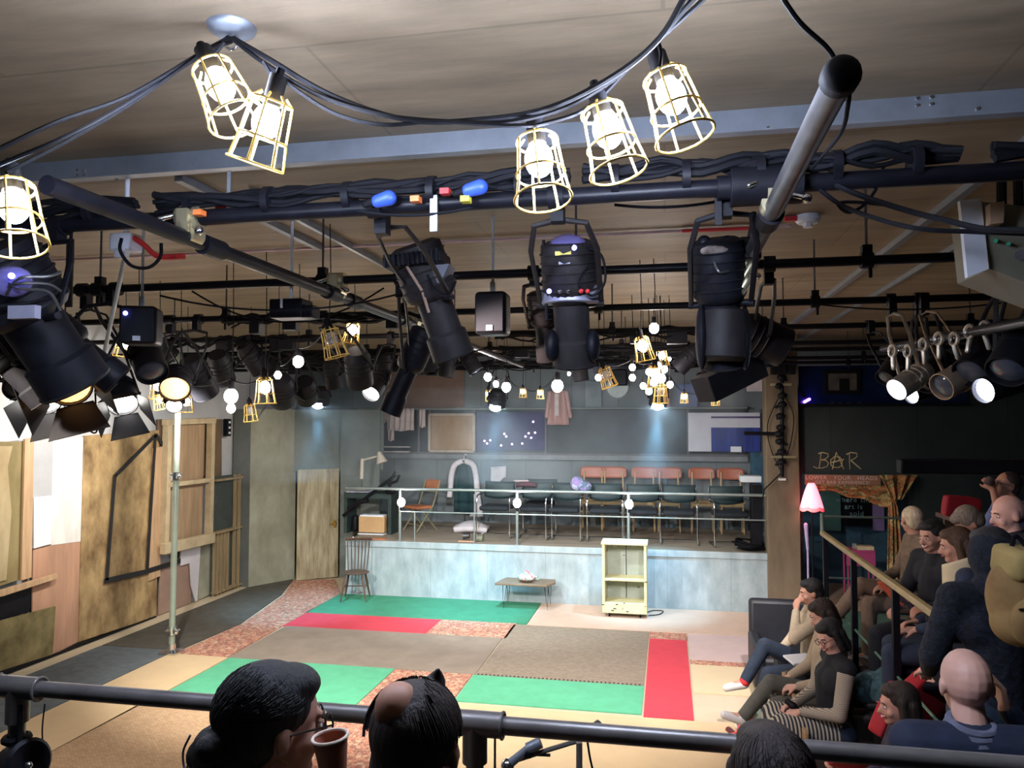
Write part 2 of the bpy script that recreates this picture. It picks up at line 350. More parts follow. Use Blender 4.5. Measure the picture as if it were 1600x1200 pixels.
slab('night_sky_cloth', mat('night_blue', (.03, .025, .09), .7, 0, .3, 2), (745, 645, 851, 704), YG-.06, .02, 'dark violet-blue cloth panel dotted with tiny lights in the back window band', 'cloth')
fl = thing('fairy_lights', 'scatter of tiny pink-white fairy lights on the dark violet panel', 'string lights', aty(800, 700, YG-.09))
wire = MB(); pts = [aty(x, y, YG-.085) for x, y in ((757, 689), (761, 693), (766, 688), (783, 696), (788, 678), (791, 682), (800, 694), (816, 693), (821, 682), (826, 677), (830, 684), (833, 659), (836, 676))]
wire.tube(bez(pts, 4), .002, 4); rel(wire, fl, 'wire', RUBBER)
lg = glow('fairy_glow', (1, .75, .9), 12)
for p in pts: rel(MB().ell(p, .015, nu=8, nv=6), fl, 'bulb', lg)
# white framed doorway unit at the right of the band
wf = thing('white_hatch', 'white boarded hatch with a dark blue opening at the right end of the back windows', 'hatch', aty(1130, 706, YG-.1))
wm = mat('white_paint', (.62, .60, .66), .6, 0, .06)
a, b = aty(1075, 645, YG-.1), aty(1188, 706, YG-.1); c = aty(1111, 668, YG-.1)
rel(MB().box(((a.x+c.x)/2, YG-.1, (a.z+b.z)/2), (c.x-a.x, .06, a.z-b.z)).box(((c.x+b.x)/2, YG-.1, (a.z+c.z)/2), (b.x-c.x, .06, a.z-c.z)), wf, 'board', wm)
rel(MB().box(((c.x+b.x)/2, YG-.09, (c.z+b.z)/2), (b.x-c.x, .03, c.z-b.z)), wf, 'opening_panel', mat('deep_blue', (.01, .03, .22), .6, 0, .5, 5, streak=(3, 1, .2)))
rel(MB().box(((c.x+b.x)/2, YG-.14, aty(1150, 652, YG-.1).z), (b.x-c.x, .02, .035)), wf, 'shelf_strip', mat('purple_strip', (.08, .04, .16), .6))
q = aty(1150, 702, YG-.15); rel(MB().box(q, (.19, .03, .10)), wf, 'note', WHITEP)
for n, (x, y, w_) in enumerate(((1187, 596, .55),)):
    tag(MB().box(aty(x, y, YG-.2), (.46, .03, .36)).tube([aty(1180, 582, YG-.2), aty(1180, 582, YG-.2)+V((0, 0, .6))], .004, 5).build('white_board', mat('white_board_m', (.7, .6, .6), .6)), 'small pinkish white board high beside the column', 'board')
# hanging coats on the rail
pinkc = mat('dusty_pink_cloth', (.50, .30, .27), .85, 0, .2, 8, streak=(4, 4, .5)); creamc = mat('cream_cloth', (.62, .52, .50), .85, 0, .15, 8)
def drape(name, label, cat, x, y0, y1, wpx, m_, Y=YG-.14, folds=5, grp=None, taper=0.0):
    a = aty(x, y0, Y); b = aty(x, y1, Y); w_ = (aty(x+wpx/2, y0, Y)-aty(x-wpx/2, y0, Y)).x
    g = MB().sheet(lambda u, v: (a.x+(u-.5)*w_*(1+taper*v), Y+.025*math.sin(u*folds*2*PI+v)*(.4+v)-.02*v, a.z+(b.z-a.z)*v+.012*math.sin(u*9)*v), 30, 8)
    return tag(g.build(name, m_, solid=.008), label, cat, grp)
ct = thing('hanging_coat', 'dusty pink coat hanging from the back wall rail', 'coat', aty(872, 665, YG-.14))
g = aty(872, 610, YG-.14); h = aty(872, 664, YG-.14)
Bd = MB().sheet(lambda u, v: (g.x+(u-.5)*(.32+.10*v), YG-.15+.03*math.sin(u*14), g.z+(h.z-g.z)*v), 24, 8); rel(Bd, ct, 'coat_body', pinkc, solid=.02)
rel(MB().cap((g.x-.16, YG-.16, g.z-.05), (g.x-.22, YG-.17, g.z-.50), .045, .035).cap((g.x+.16, YG-.16, g.z-.05), (g.x+.24, YG-.17, g.z-.5), .045, .035), ct, 'sleeves', pinkc)
rel(MB().box((g.x-.02, YG-.185, g.z-.28), (.07, .012, .42)), ct, 'lining', creamc)
rel(MB().tube([(g.x-.16, YG-.14, g.z-.02), (g.x, YG-.14, g.z+.06), (g.x+.16, YG-.14, g.z-.02)], .008, 6).tube([(g.x, YG-.14, g.z+.06), (g.x, YG-.14, g.z+.12)], .004, 5), ct, 'hanger', BLACK)
drape('hanging_towel', 'cream towel hung over the back rail at the left', 'towel', 626, 638, 673, 42, creamc)
drape('hanging_sock', 'narrow cream strip of cloth hanging below the towel', 'cloth', 611, 670, 689, 9, creamc, folds=1)
drape('hanging_scarf', 'thin pale scarf hung between towel and wooden panel', 'scarf', 660, 640, 668, 9, creamc, folds=1)
# purplish fur-like puff by the towel
tag(MB().sheet(lambda u, v: (aty(560+u*55, 640, YG-.10).x, YG-.10-.05*math.sin(v*PI), aty(580, 640+v*28*math.sin(u*PI*.9+.2), YG-.10).z), 20, 8).build('draped_fabric', mat('beige_fabric', (.33, .27, .22), .9, 0, .3, 9, .4), solid=.03), 'beige fabric bundle slung over the rail left of the towel', 'fabric')
# round mirror-like dish and dark speaker hanging at the middle
tag(MB().lathe([(0, .03), (.20, .03), (.22, 0), (.20, -.02), (0, -.02)], aty(965, 605, 14.87), (0, -1, 0), 28).build('round_dish', mat('pale_disc', (.38, .42, .40), .5)), 'pale round disc mounted on the upper back wall', 'disc')
tag(MB().box(aty(968, 590, YG-.3), (.28, .2, .3)).build('wall_speaker', BLACK, bevel=.02), 'small dark speaker in front of the pale round disc', 'speaker')
# picture rectangles on upper wall
slab('notice_panel', mat('panel_grey', (.16, .19, .20), .6), (914, 596, 940, 638), YG-.06, .02, 'plain grey rectangular panel on the upper back wall', 'panel')
slab('painted_panel', mat('panel_blue', (.12, .16, .30), .6), (1058, 600, 1090, 638), YG-.06, .02, 'dull blue strip panel on the upper back wall by the hatch', 'panel')
slab('pink_strip', mat('panel_pink', (.32, .14, .16), .6), (1040, 600, 1047, 636), YG-.07, .02, 'thin dusky pink strip on the upper back wall', 'strip')
slab('brown_panel', mat('panel_brown', (.17, .11, .085), .75, 0, .15, 4), (600, 575, 725, 638), YG-.04, .02, 'broad brown board on the upper back wall above the towel', 'board')
# ---------------------------------------------------------------- set: left end of the stage
lw = thing('wall_flat', 'tall weathered grey-green scenery flat beside the plank door', 'scenery flat', (-6.9, 12.9, 0))
a, b = atz(388, 918, 0), atz(460, 905, 0); hh = 3.1; nv = (b-a).normalized().cross(V((0, 0, 1)))
flat_m = mat('grey_green_flat', (.22, .21, .15), .8, 0, .25, 2.6, .1, col2=(.38, .38, .29), streak=(1, 1, .6))
rel(MB().prism([a, b, b+V((0, 0, hh)), a+V((0, 0, hh))], nv*-.05), lw, 'panel', flat_m)
a2 = V((-7.5, 12.46, 0)); nv2 = (a-a2).normalized().cross(V((0, 0, 1)))
o = MB().prism([a2, a, a+V((0, 0, hh)), a2+V((0, 0, hh))], nv2*-.04).build('scenery_board', mat('dark_flat', (.12, .13, .12), .85, 0, .2, 3))
tag(o, 'dark grey-brown scenery board in the corner behind the slatted rack', 'scenery board')
c0, c1 = atz(463, 909, 0), atz(528, 903, 0)
door = thing('plank_door', 'weathered yellow-green plank door with a brass handle, left of the stage', 'door', (c0+c1)/2)
dh = aty(500, 733, (c0.y+c1.y)/2).z; dv = (c1-c0).normalized(); nv = dv.cross(V((0, 0, 1)))
dm = seams(mat('door_planks', (.20, .15, .08), .7, 0, .3, 3.4, .1, col2=(.50, .45, .30), streak=(3, 3, .5)), .16, 3, rot=(PI/2, 0, 0), amt=.35, ms=.004)
rel(MB().prism([c0+V((0, 0, .02)), c1+V((0, 0, .02)), c1+V((0, 0, dh)), c0+V((0, 0, dh))], nv*-.05), door, 'door_leaf', dm, bevel=.004)
hp = c1-dv*.07+V((0, 0, 1.0))+nv*.03
rel(MB().ell(hp, .028).box(hp-nv*.02, (.05, .02, .14)).cap(hp, hp-dv*.10, .01), door, 'handle', mat('brass', (.85, .55, .12), .25, 1, .05))
struct('wall_stage_left', MB().prism([c0+V((-.15, .15, dh-.05)), V((xs0-.0, 14.0, dh-.05)), V((xs0, 14.0, hh)), c0+V((-.15, .15, hh))], V((0, .05, 0))).prism([c1+V((.02, .02, 0)), V((xs0-.03, 13.9, 0)), V((xs0-.03, 13.9, hh)), c1+V((.02, .02, hh))], V((0, .05, 0))), mat('blue_grey_wall', (.16, .18, .16), .8, 0, .2, 3, .05), origin=(0, 0, 0))
# ================================================================ CARPETS: every piece lies flat, butted to its neighbours
def carpet(label, pts, m_, name='carpet', th=.012, z=0, grp=None, cat='carpet', jag=0):
    if len(pts) == 2: (ax, ay), (bx, by) = pts; pts = [(ax, ay), (bx, ay), (bx, by), (ax, by)]
    n = MB().prism([(x, y, z+.002) for x, y in pts], (0, 0, th)); return tag(n.build(name, m_, smooth=False), label, cat, grp)
green = mat('green_carpet', (.10, .42, .24), .95, 0, .10, 5, .1); redc = mat('red_carpet', (.62, .05, .075), .95, 0, .08, 6, .1)
dgreen = mat('deep_green_carpet', (.045, .24, .13), .95, 0, .12, 4, .1)
taupe = mat('taupe_carpet', (.27, .215, .17), .95, 0, .15, 2.5, .1)
sand = mat('sand_carpet', (.64, .47, .28), .95, 0, .07, 2.5, .05); cream = mat('cream_carpet', (.66, .52, .33), .95, 0, .05, 2)
pinkb = mat('pinkish_carpet', (.60, .42, .32), .95, 0, .06, 3)
slate = mat('slate_carpet', (.115, .135, .15), .95, 0, .2, 9, .1); dgrey = mat('charcoal_carpet', (.085, .075, .060), .95, 0, .2, 5, .1)
persian = blotch(mat('persian_rug', (.5, .3, .2), .95, 0, .2, 10, .1), [(.17, .05, .04), (.46, .16, .11), (.60, .33, .21), (.44, .15, .11), (.22, .10, .08), (.64, .42, .28)], 24, 46)
sisal = weave(mat('sisal_mat', (.62, .45, .29), .95, 0, .15, 40, .3), (.68, .50, .33), (.52, .36, .22), 16)
check = weave(mat('basket_mat', (.40, .33, .26), .95, 0, .15, 3, .2), (.44, .37, .29), (.34, .27, .21), 12)
carpet('deep green carpet strip along the foot of the stage', [(-5.36, 10.96), (-1.98, 10.96+1.3)], dgreen)
carpet('bright red carpet strip in front of the deep green one', [(-5.33, 10.2), (-3.23, 10.96)], redc)
carpet('small patterned oriental rug piece beside the red strip', [(-3.23, 10.2), (-2.12, 10.96)], persian, 'rug', cat='rug')
carpet('large plain taupe carpet in the middle of the floor', [(-5.28, 8.71), (-2.17, 10.2)], taupe)
carpet('brown basket-weave mat right of the taupe carpet', [(-2.15, 8.69), (-.27, 10.9)], check, 'mat', cat='mat')
sx_ = MB(); [sx_.box((-2.13+.0465*i, 8.70, .018), (.018, .022, .008)) for i in range(40)]; sx_ = sx_.build('edge_stitching', mat('dark_thread', (.06, .05, .045), .9)); tag(sx_, 'dark stitched edging along the near side of the basket-weave mat', 'stitching', kind='stuff')
carpet('light green carpet nearest the scaffold pole', [(-5.25, 7.45), (-3.13, 8.71)], green)
carpet('patterned oriental rug strip between the two light green carpets', [(-3.12, 3.2), (-2.2, 8.69)], persian, 'rug', cat='rug')
carpet('light green carpet in front of the basket-weave mat', [(-2.18, 7.86), (-.27, 8.68)], green)
carpet('red carpet runner at the right side of the floor', [(-.25, 7.8), (.23, 10.56)], redc)
carpet('tiny patterned rug end at the top of the red runner', [(-.26, 10.57), (.24, 10.9)], persian, 'rug', cat='rug')
carpet('pinkish beige carpet in front of the stage by the shelf unit', [(-1.96, 10.93), (1.9, 12.26)], pinkb)
carpet('pinkish carpet between the red runner and the armchairs', [(.25, 9.75), (1.9, 10.91)], mat('rose_carpet', (.58, .43, .40), .95, 0, .06, 3))
carpet('narrow patterned rug strip right of the red runner', [(.25, 9.58), (.9, 9.73)], persian, 'rug', cat='rug')
carpet('cream carpet piece right of the red runner', [(.25, 8.6), (.9, 9.56)], cream)
carpet('long sand coloured carpet between slate strip and light green carpet', [(-6.07, 3.0), (-6.07, 8.74), (-5.27, 8.72), (-5.27, 7.2), (-5.35, 3.0)], sand)
carpet('slate grey carpet strip running along the set wall', [(-7.15, 3.0), (-6.09, 8.85)], slate)
carpet('charcoal carpet along the foot of the plywood wall', [(-7.15, 8.87), (-6.05, 8.87), (-5.98, 10.2), (-6.30, 12.0), (-6.7, 13.2), (-7.15, 12.4)], dgrey)
carpet('long faded oriental runner from the plank door to the pole', [(-6.0, 8.76), (-5.30, 8.73), (-5.37, 12.28), (-5.95, 13.35), (-6.66, 13.1), (-6.25, 12.0), (-5.95, 10.2)], persian, 'rug', cat='rug')
carpet('large woven sisal mat at the near left of the floor', [(-5.30, 3.2), (-3.14, 7.15)], sisal, 'mat', cat='mat')
carpet('beige carpet in front of the railing', [(-2.18, 3.0), (1.4, 7.78)], sand)
for (x0_, y0_, x1_, y1_) in ():
    pass
# ================================================================ LEFT WALL SET (planes hung on the wall at x = -7.5)
XW = -7.46
def wpan(name, label, pts, m_, out=.02, th=.018, cat='board', grp=None, bevel=.002):
    P = [atx(x, y, XW+out) for x, y in pts]
    for p in P: p.z = max(p.z, .012)
    return tag(MB().prism(P, (th, 0, 0)).build(name, m_, bevel=bevel), label, cat, grp)
osb = mat('osb_board', (.15, .085, .035), .75, 0, .35, 3.5, .15, col2=(.50, .34, .16), thr=(.33, .66), streak=(1, 1, .6)); blotched = mat('dirty_ply', (.30, .22, .11), .75, 0, .3, 2.2, .1, col2=(.52, .42, .26), streak=(1, 1, .5))
olive = mat('olive_ply', (.15, .11, .04), .7, 0, .3, 2.5, col2=(.30, .235, .11), streak=(1, 1, .4)); batten = mat('pine_batten', (.48, .31, .18), .7, 0, .25, 5, .05, streak=(3, 3, .3))
whitew = mat('whitewashed_ply', (.62, .58, .54), .75, 0, .15, 3, .05, col2=(.80, .78, .76), streak=(2, 2, .5)); pinkw = mat('pinkish_ply', (.47, .26, .17), .7, 0, .2, 3, .05, streak=(1, 2, .35))
tape = mat('black_tape', (.012, .012, .014), .5)
wpan('wall_board', 'yellow-olive plywood sheet at the far left of the set wall', [(-60, 690), (36, 690), (31, 905), (-60, 935)], olive)
wpan('wall_board', 'pale curved plywood scrap over the olive sheet', [(-60, 697), (18, 697), (10, 730), (16, 800), (8, 906), (-60, 925)], blotched, .042)
wpan('batten', 'tall pine batten beside the olive sheet', [(36, 686), (50, 684), (46, 902), (30, 907)], batten, .045, .03)
wpan('wall_board', 'blue-grey board behind the small white panel', [(50, 686), (81, 684), (79, 780), (49, 784)], mat('bluegrey_ply', (.40, .40, .42), .7, 0, .1, 3))
wpan('wall_board', 'small clean white panel low on the set wall', [(51, 777), (80, 774), (78, 850), (51, 857)], WHITEP, .045)
wpan('wall_board', 'whitewashed plywood sheet with brown stains', [(81, 685), (129, 683), (124, 846), (78, 852)], whitew, .022)
wpan('wall_board', 'reddish plywood sheet below the whitewashed one', [(50, 857), (124, 842), (120, 1003), (79, 1024), (48, 1036)], pinkw, .016)
wpan('wall_board', 'large rusty-brown chipboard sheet carrying the tape outline', [(129, 681), (247, 672), (243, 963), (121, 1003)], osb, .03)
wpan('batten', 'long horizontal ledge batten low at the left', [(-60, 932), (0, 921), (84, 896), (84, 904), (0, 931), (-60, 945)], batten, .07, .05)
wpan('wall_board', 'black sheet standing in for the dark gap between ledge and leaning sheet', [(-60, 935), (46, 914), (46, 955), (-60, 985)], BLACK, .01, .01)  # black sheet gives the open gap its darkness
wpan('wall_board', 'narrow pine board between chipboard and window frame', [(238, 700), (252, 698), (249, 900), (231, 908)], batten, .052)
wpan('wall_board', 'dark brown board behind the window frame', [(246, 655), (345, 655), (345, 760), (246, 700)], mat('brown_ply', (.16, .10, .06), .7, 0, .3, 3), .012)
wpan('wall_board', 'pale brown plywood seen through the window frame', [(262, 665), (318, 663), (314, 842), (256, 850)], mat('tan_ply', (.33, .22, .13), .7, 0, .25, 4, streak=(1, 3, .3)), .034)
wpan('wall_board', 'dull pink board below the window frame', [(249, 880), (296, 868), (297, 945), (246, 965)], mat('dull_pink', (.33, .21, .16), .75, 0, .12, 3), .02)
wpan('wall_board', 'torn white paper-faced board below the window sill', [(281, 860), (312, 852), (307, 938), (304, 940), (297, 915), (295, 880), (281, 884)], mat('white_torn', (.66, .62, .66), .7, 0, .08, 3), .05)
wpan('wall_board', 'grey-green board between white board and slatted rack', [(311, 842), (340, 838), (336, 925), (308, 938)], flat_m, .02)
bb = wpan('base_gap_left', '', [(-60, 1068), (79, 1023), (243, 962), (243, 968), (79, 1032), (-60, 1082)], BLACK, .05, .02)  # black strip standing in for the dark gap along the wall foot
for k in ('label', 'category'): del bb[k]
bb['kind'] = 'structure'
def wstrip(a, b, w_, out): return [atx(*a, XW+out), atx(*b, XW+out)]
tp_ = MB()
for a, b in (((180, 744), (244, 679)), ((244, 679), (256, 697)), ((180, 742), (176, 790)), ((176, 790), (167, 907)), ((243, 680), (230, 893)), ((163, 908), (230, 893)), ((228, 893), (282, 876))):
    p, q = wstrip(a, b, 0, .078); tp_.beam(p, q, .07 if a[1] > 870 else .055, .006, (1, 0, 0))
R_ = tag(tp_.build('tape_outline', tape), 'black tape outline of a house on the rusty chipboard', 'tape')
# the window frame
wfm = mat('old_window_frame', (.48, .38, .24), .7, 0, .2, 5, .05)
w1 = thing('old_window_frame', 'old wooden sash window frame with a deep sill mounted on the set wall', 'window frame', atx(292, 860, XW+.1))
Pw = lambda x, y, o_=.10: atx(x, y, XW+o_)
def bar(a, b, w_, d_, par, name, m_, o_=.12): rel(MB().beam(Pw(*a, o_), Pw(*b, o_), d_, w_, (1, 0, 0)), par, name, m_, bevel=.006)
bar((262, 655), (256, 856), .11, .09, w1, 'stile', wfm); bar((330, 655), (326, 838), .11, .09, w1, 'stile', wfm)
bar((257, 660), (334, 657), .10, .09, w1, 'top_rail', wfm); bar((262, 758), (328, 750), .07, .07, w1, 'middle_rail', wfm)
bar((254, 858), (332, 840), .10, .16, w1, 'sill', wfm, .16)
# leaning sheet bottom left (steps out into the room)
P = [atx(-60, 985, XW+.07), atx(85, 947, XW+.07), atz(80, 1026, .012), atz(-60, 1078, .012)]
tag(MB().prism(P, (.02, 0, 0)).build('leaning_sheet', olive2 := mat('mossy_ply', (.10, .08, .03), .6, 0, .4, 4, .1, col2=(.30, .24, .11))), 'mossy olive plywood sheet leaning against the foot of the set wall', 'board')
# slatted rack
rk = thing('slatted_rack', 'tall rack of thin rough wooden slats with a shelf, against the set wall', 'rack', atx(362, 930, XW+.3))
ply = mat('rough_slats', (.30, .22, .12), .8, 0, .3, 6, .1, streak=(6, 6, .3)); dk = mat('dark_rack_back', (.05, .06, .055), .8)
A, B_ = atx(336, 742, XW+.12), atx(336, 930, XW+.12); y0, y1 = atx(332, 900, XW+.1).y, atx(388, 900, XW+.1).y
zt_ = atx(360, 742, XW+.1).z; XR = XW+.10
for i in range(9):
    y = y0+.03+i*(y1-y0)*.045; rel(MB().box((XR+.02*(i % 2), y, zt_*.27), (.05, .022, zt_*.54)), rk, 'slat', ply)
for i in range(11):
    y = y1-.02-i*(y1-y0)*.045; rel(MB().box((XR+.02*(i % 3), y, zt_*.5), (.05, .02, zt_)), rk, 'slat', ply)
rel(MB().box((XR-.03, (y0+y1)/2, zt_*.5), (.02, y1-y0, zt_)), rk, 'back_board', dk)
for z in (.06, zt_*.53, zt_*.97): rel(MB().box((XR+.02, (y0+y1)/2, z), (.10, y1-y0, .035)), rk, 'shelf', ply, bevel=.003)
# signal box on the flat
sb = thing('socket_box', 'small black box with three white dots on the set wall beside the window frame', 'socket box', atx(355, 684, XW+.05))
p = atx(355, 668, XW+.05); rel(MB().box(p, (.10, .10, .30)), sb, 'case', BLACK, bevel=.01)
for d in (-.09, 0, .09): rel(MB().ell(p+V((.055, -.02, d)), .022, nu=10, nv=8), sb, 'socket', WHITEP)
# ---------------------------------------------------------------- scaffold pole at the left of the floor
base = atz(268, 1021, 0); top = V((base.x+.02, base.y+.0, CZ-.45))
pl = thing('scaffold_pole', 'upright pale green-grey scaffold pole standing on the carpet seam', 'pole', base)
pm = mat('pole_green_grey', (.38, .45, .38), .4, .5, .12, 6)
rel(MB().tube([base+V((0, 0, .02)), top], .038, 14), pl, 'tube', pm)
rel(MB().box(base+V((0, 0, .026)), (.22, .22, .012)).cyl(base+V((0, 0, .02)), base+V((0, 0, .12)), .05), pl, 'base_plate', CHROME)
for z in (aty(278, 744, base.y).z, .28):
    c = V((base.x, base.y, z)); m = MB()
    m.cyl(c-V((0, 0, .05)), c+V((0, 0, .05)), .055)
    for d in ((.10, 0, .02), (-.10, .02, -.02), (.0, -.10, .03)): m.cap(c, c+V(d), .014, .012)
    m.ell(c+V((.07, -.03, 0)), (.035, .03, .045)); rel(m, pl, 'clamp', CHROME)
# ================================================================ THINGS ON THE FLOOR BEFORE THE STAGE
wood_d = mat('dark_oak', (.10, .055, .035), .5, 0, .25, 8, streak=(1, 1, .3))
def windsor(loc, rz, label):
    t = thing('windsor_chair', label, 'chair', loc, rz)
    s_ = MB().ell((0, 0, .44), (.225, .21, .028), nu=24); s_.build('seat', wood_d, t)
    bk = MB()
    top_ = [V((-.21+.42*i/10, .25+.05*math.sin(PI*i/10), .93+.0*i)) for i in range(11)]
    for i in range(7):
        u = i/6; bk.tube([(-.15+.30*u, .15+.04*math.sin(PI*u), .45), top_[0].lerp(top_[10], .06+.88*u)+V((0, .05*math.sin(PI*u), 0))], .0095, 6)
    bk.build('spindles', wood_d, t)
    MB().tube(top_, .017, 8, flat=2.0).build('crest_rail', wood_d, t)
    for sx in (-1, 1):
        for sy in (-1, 1):
            a, b = V((sx*.13, sy*.12, .43)), V((sx*.20, sy*.19, .015))
            MB().tube([a, a.lerp(b, .35), a.lerp(b, .6), b], [.014, .021, .016, .012], 8).build('leg', wood_d, t)
    st_ = MB()
    for sx in (-1, 1): st_.tube([(sx*.165, -.155, .22), (sx*.165, .155, .22)], .010, 6)
    st_.tube([(-.165, 0, .22), (.165, 0, .22)], .011, 6); st_.build('stretcher', wood_d, t)
    return t
wp = atz(563, 934, 0); windsor((wp.x, 11.88, .014), math.radians(12), 'dark wooden spindle-back chair standing on the green carpet before the stage')
# coffee table with a teapot-like bowl
tl, tr = aty(780, 914, 11.95), aty(868, 914, 11.95); ctr = (tl.x+tr.x)/2
ctb = thing('coffee_table', 'low brown table on hairpin legs against the stage front', 'table', (ctr, 11.95, .014)); wd = tr.x-tl.x
h_ = aty(823, 916, 11.8).z; tt = mat('table_top_wood', (.20, .14, .09), .5, 0, .2, 5)
MB().prism([(-wd/2-.02, -.24, h_), (wd/2-.10, -.24, h_), (wd/2, .0, h_), (wd/2-.03, .22, h_), (-wd/2+.06, .22, h_)], (0, 0, .035)).build('tabletop', tt, ctb, bevel=.008)
for sx in (-1, 1):
    for sy in (-1, 1):
        MB().tube([(sx*(wd/2-.12)-.03, sy*.15, h_), (sx*(wd/2-.10), sy*.17, .0), (sx*(wd/2-.12)+.03, sy*.15, h_)], .006, 6).build('leg', BLACK, ctb)
bw = thing('patterned_teapot', 'white, pink and green patterned teapot on the low table', 'teapot', (aty(823, 912, 11.9).x, 11.9, h_+.05))
pot = blotch(mat('teapot_pattern', (.7, .6, .55), .3), [(.70, .66, .60), (.72, .68, .62), (.65, .16, .18), (.25, .50, .42), (.75, .7, .66)], 14, 9)
MB().lathe([(.03, 0), (.09, .01), (.135, .05), (.14, .085), (.10, .12), (.05, .135)], n=28).build('bowl', pot, bw)
MB().lathe([(.05, .134), (.04, .15), (.012, .158), (.014, .175), (.0, .18)], n=16).build('lid', pot, bw)
MB().tube([(.12, 0, .07), (.19, 0, .085), (.20, 0, .05), (.13, 0, .035)], .009, 6).build('handle', pot, bw)
# shelf unit
sl, sr = aty(941, 960, 11.55), aty(1011, 960, 11.55); sh = aty(976, 850, 11.55).z; w_ = sr.x-sl.x; D = .38
un = thing('shelf_unit', 'scuffed cream open shelf unit on castors before the stage', 'shelf unit', ((sl.x+sr.x)/2, 11.75, .014))
cm = mat('cream_scuffed', (.62, .57, .30), .6, 0, .12, 7, col2=(.74, .70, .44)); ci = mat('shelf_inside', (.40, .37, .20), .7, 0, .15, 5)
MB().box((-w_/2+.02, 0, sh/2+.03), (.04, D, sh-.07)).build('side_panel', cm, un, bevel=.004); MB().box((w_/2-.02, 0, sh/2+.03), (.04, D, sh-.07)).build('side_panel', cm, un, bevel=.004)
MB().box((0, 0, sh-.015), (w_+.03, D+.03, .035)).build('top', cm, un, bevel=.006)
for z in (.20, sh*.50): MB().box((0, 0, z), (w_-.08, D-.01, .03)).build('shelf', cm, un, bevel=.004)
MB().box((0, -D/2+.01, .13), (w_-.08, .02, .13)).build('kick_board', cm, un)
MB().box((.0, D/2-.02, sh/2), (w_-.07, .012, sh-.1)).build('back_board', mat('shelf_back', (.36, .40, .36), .7, 0, .15, 4), un)
MB().box((.01, D/2-.03, sh/2), (.008, .01, sh-.12)).build('back_gap', BLACK, un)
for sx in (-1, 1):
    for sy in (-1, 1): MB().cyl((sx*(w_/2-.1)-.012, sy*.13, .028), (sx*(w_/2-.1)+.012, sy*.13, .028), .028, n=14).cyl((sx*(w_/2-.1), sy*.13, .03), (sx*(w_/2-.1), sy*.13, .07), .01, n=8).build('castor', RUBBER, un)
chip = MB()
for i in range(26):
    x = random.uniform(-w_/2+.01, w_/2-.01); z = random.choice([sh-.04, sh-.035, sh*.5-.015, .20-.018, .10, .13]) ; z += random.uniform(-.006, .006)
    chip.box((x if random.random() < .75 else random.choice([-1, 1])*(w_/2-.01), -D/2-.004, z if random.random() < .8 else random.uniform(.1, sh)), (random.uniform(.01, .05), .004, random.uniform(.005, .014)))
chip.build('paint_chips', mat('chip_dark', (.06, .05, .04), .8), un)
tag(MB().tube(bez([atz(1010, 957, .02), atz(1022, 954, .02), atz(1036, 955, .02), atz(1030, 960, .02), atz(1013, 962, .02)], 5), .008, 6).build('cable_loop', RUBBER), 'short dark cable loop on the floor beside the shelf unit', 'cable')
# ================================================================ ON THE STAGE
# bulbs on the rail posts
bulbE = glow('post_bulb_glow', (1, .93, .88), 60)
def railbulb(x, y, label):
    p = aty(x, y, YS-.08); t = thing('rail_bulb', label, 'bulb', p-V((0, 0, .13)), group='bulbs on the stage railing')
    MB().ell((0, 0, .13), (.062, .062, .075)).build('bulb', bulbE, t)
    MB().cyl((0, 0, 0), (0, 0, .07), .022, n=12).box((0, .06, .03), (.02, .12, .02)).build('socket', BLACK, t)
railbulb(627, 785, 'glowing globe bulb on the left post of the stage railing'); railbulb(808, 786, 'glowing globe bulb on the middle post of the stage railing'); railbulb(983, 788, 'glowing globe bulb on the right post, above the shelf unit')
blk = mat('chair_black_fabric', (.010, .014, .020), .85, 0, .2, 20); blk2 = mat('chair_black_fabric_back', (.012, .028, .032), .6, 0, .2, 6)
def cantilever(loc, rz, label):
    t = thing('cantilever_chair', label, 'chair', loc, rz, 'black chrome-framed chairs on the stage')
    MB().box((0, 0, .455), (.44, .44, .075)).build('seat', blk, t, bevel=.03)
    g = MB().sheet(lambda u, v: ((u-.5)*.46, .20+.05*v-.05*(2*u-1)**2*-1-.05, .60+.24*v+(.03*(1-(2*u-1)**2) if v < .3 else 0)*-1), 14, 5); g.build('backrest', blk2, t, solid=.03)
    for sx in (-1, 1):
        MB().tube(bez([(sx*.24, .22, .80), (sx*.245, .23, .68), (sx*.25, .12, .655), (sx*.25, -.14, .655), (sx*.25, -.215, .61), (sx*.25, -.23, .45), (sx*.25, -.235, .08), (sx*.25, -.21, .018), (sx*.25, -.10, .012), (sx*.25, .20, .012)], 5), .0115, 8).build('side_frame', CHROME, t)
    MB().tube([(-.25, -.02, .43), (.25, -.02, .43)], .010, 6).build('cross_bar', CHROME, t); MB().tube([(-.25, .20, .012), (.25, .20, .012)], .0115, 6).build('floor_bar', CHROME, t)
    t.scale = (1.16, 1.1, 1.1); return t
zz = DZ+.002
cxs = [(776, 13.15, 'first black chrome chair from the left, right of the dark dress'), (838, 13.15, 'black chrome chair behind the middle rail post'), (884, 13.1, 'black chrome chair just right of the middle rail post'), (946, 13.1, 'black chrome chair left of the right rail bulb'),
       (1004, 13.05, 'black chrome chair behind the right rail bulb'), (1061, 13.05, 'black chrome chair with a gap at its right'), (1140, 12.95, 'black chrome chair at the end by the column')]
for i, (x, Y, lb) in enumerate(cxs):
    p = aty(x, 800, Y); cantilever((p.x, Y, zz), math.radians((-2, 3, -3, 2, 0, -1, 8)[i]), lb)
p = aty(846, 800, 13.9); cantilever((p.x, 13.85, zz), .05, 'black chrome chair in the second row behind the middle post')
orange = mat('orange_ply', (.40, .10, .045), .45, 0, .12, 6); pine_ = mat('pine_frame', (.45, .30, .15), .5, 0, .1, 5)
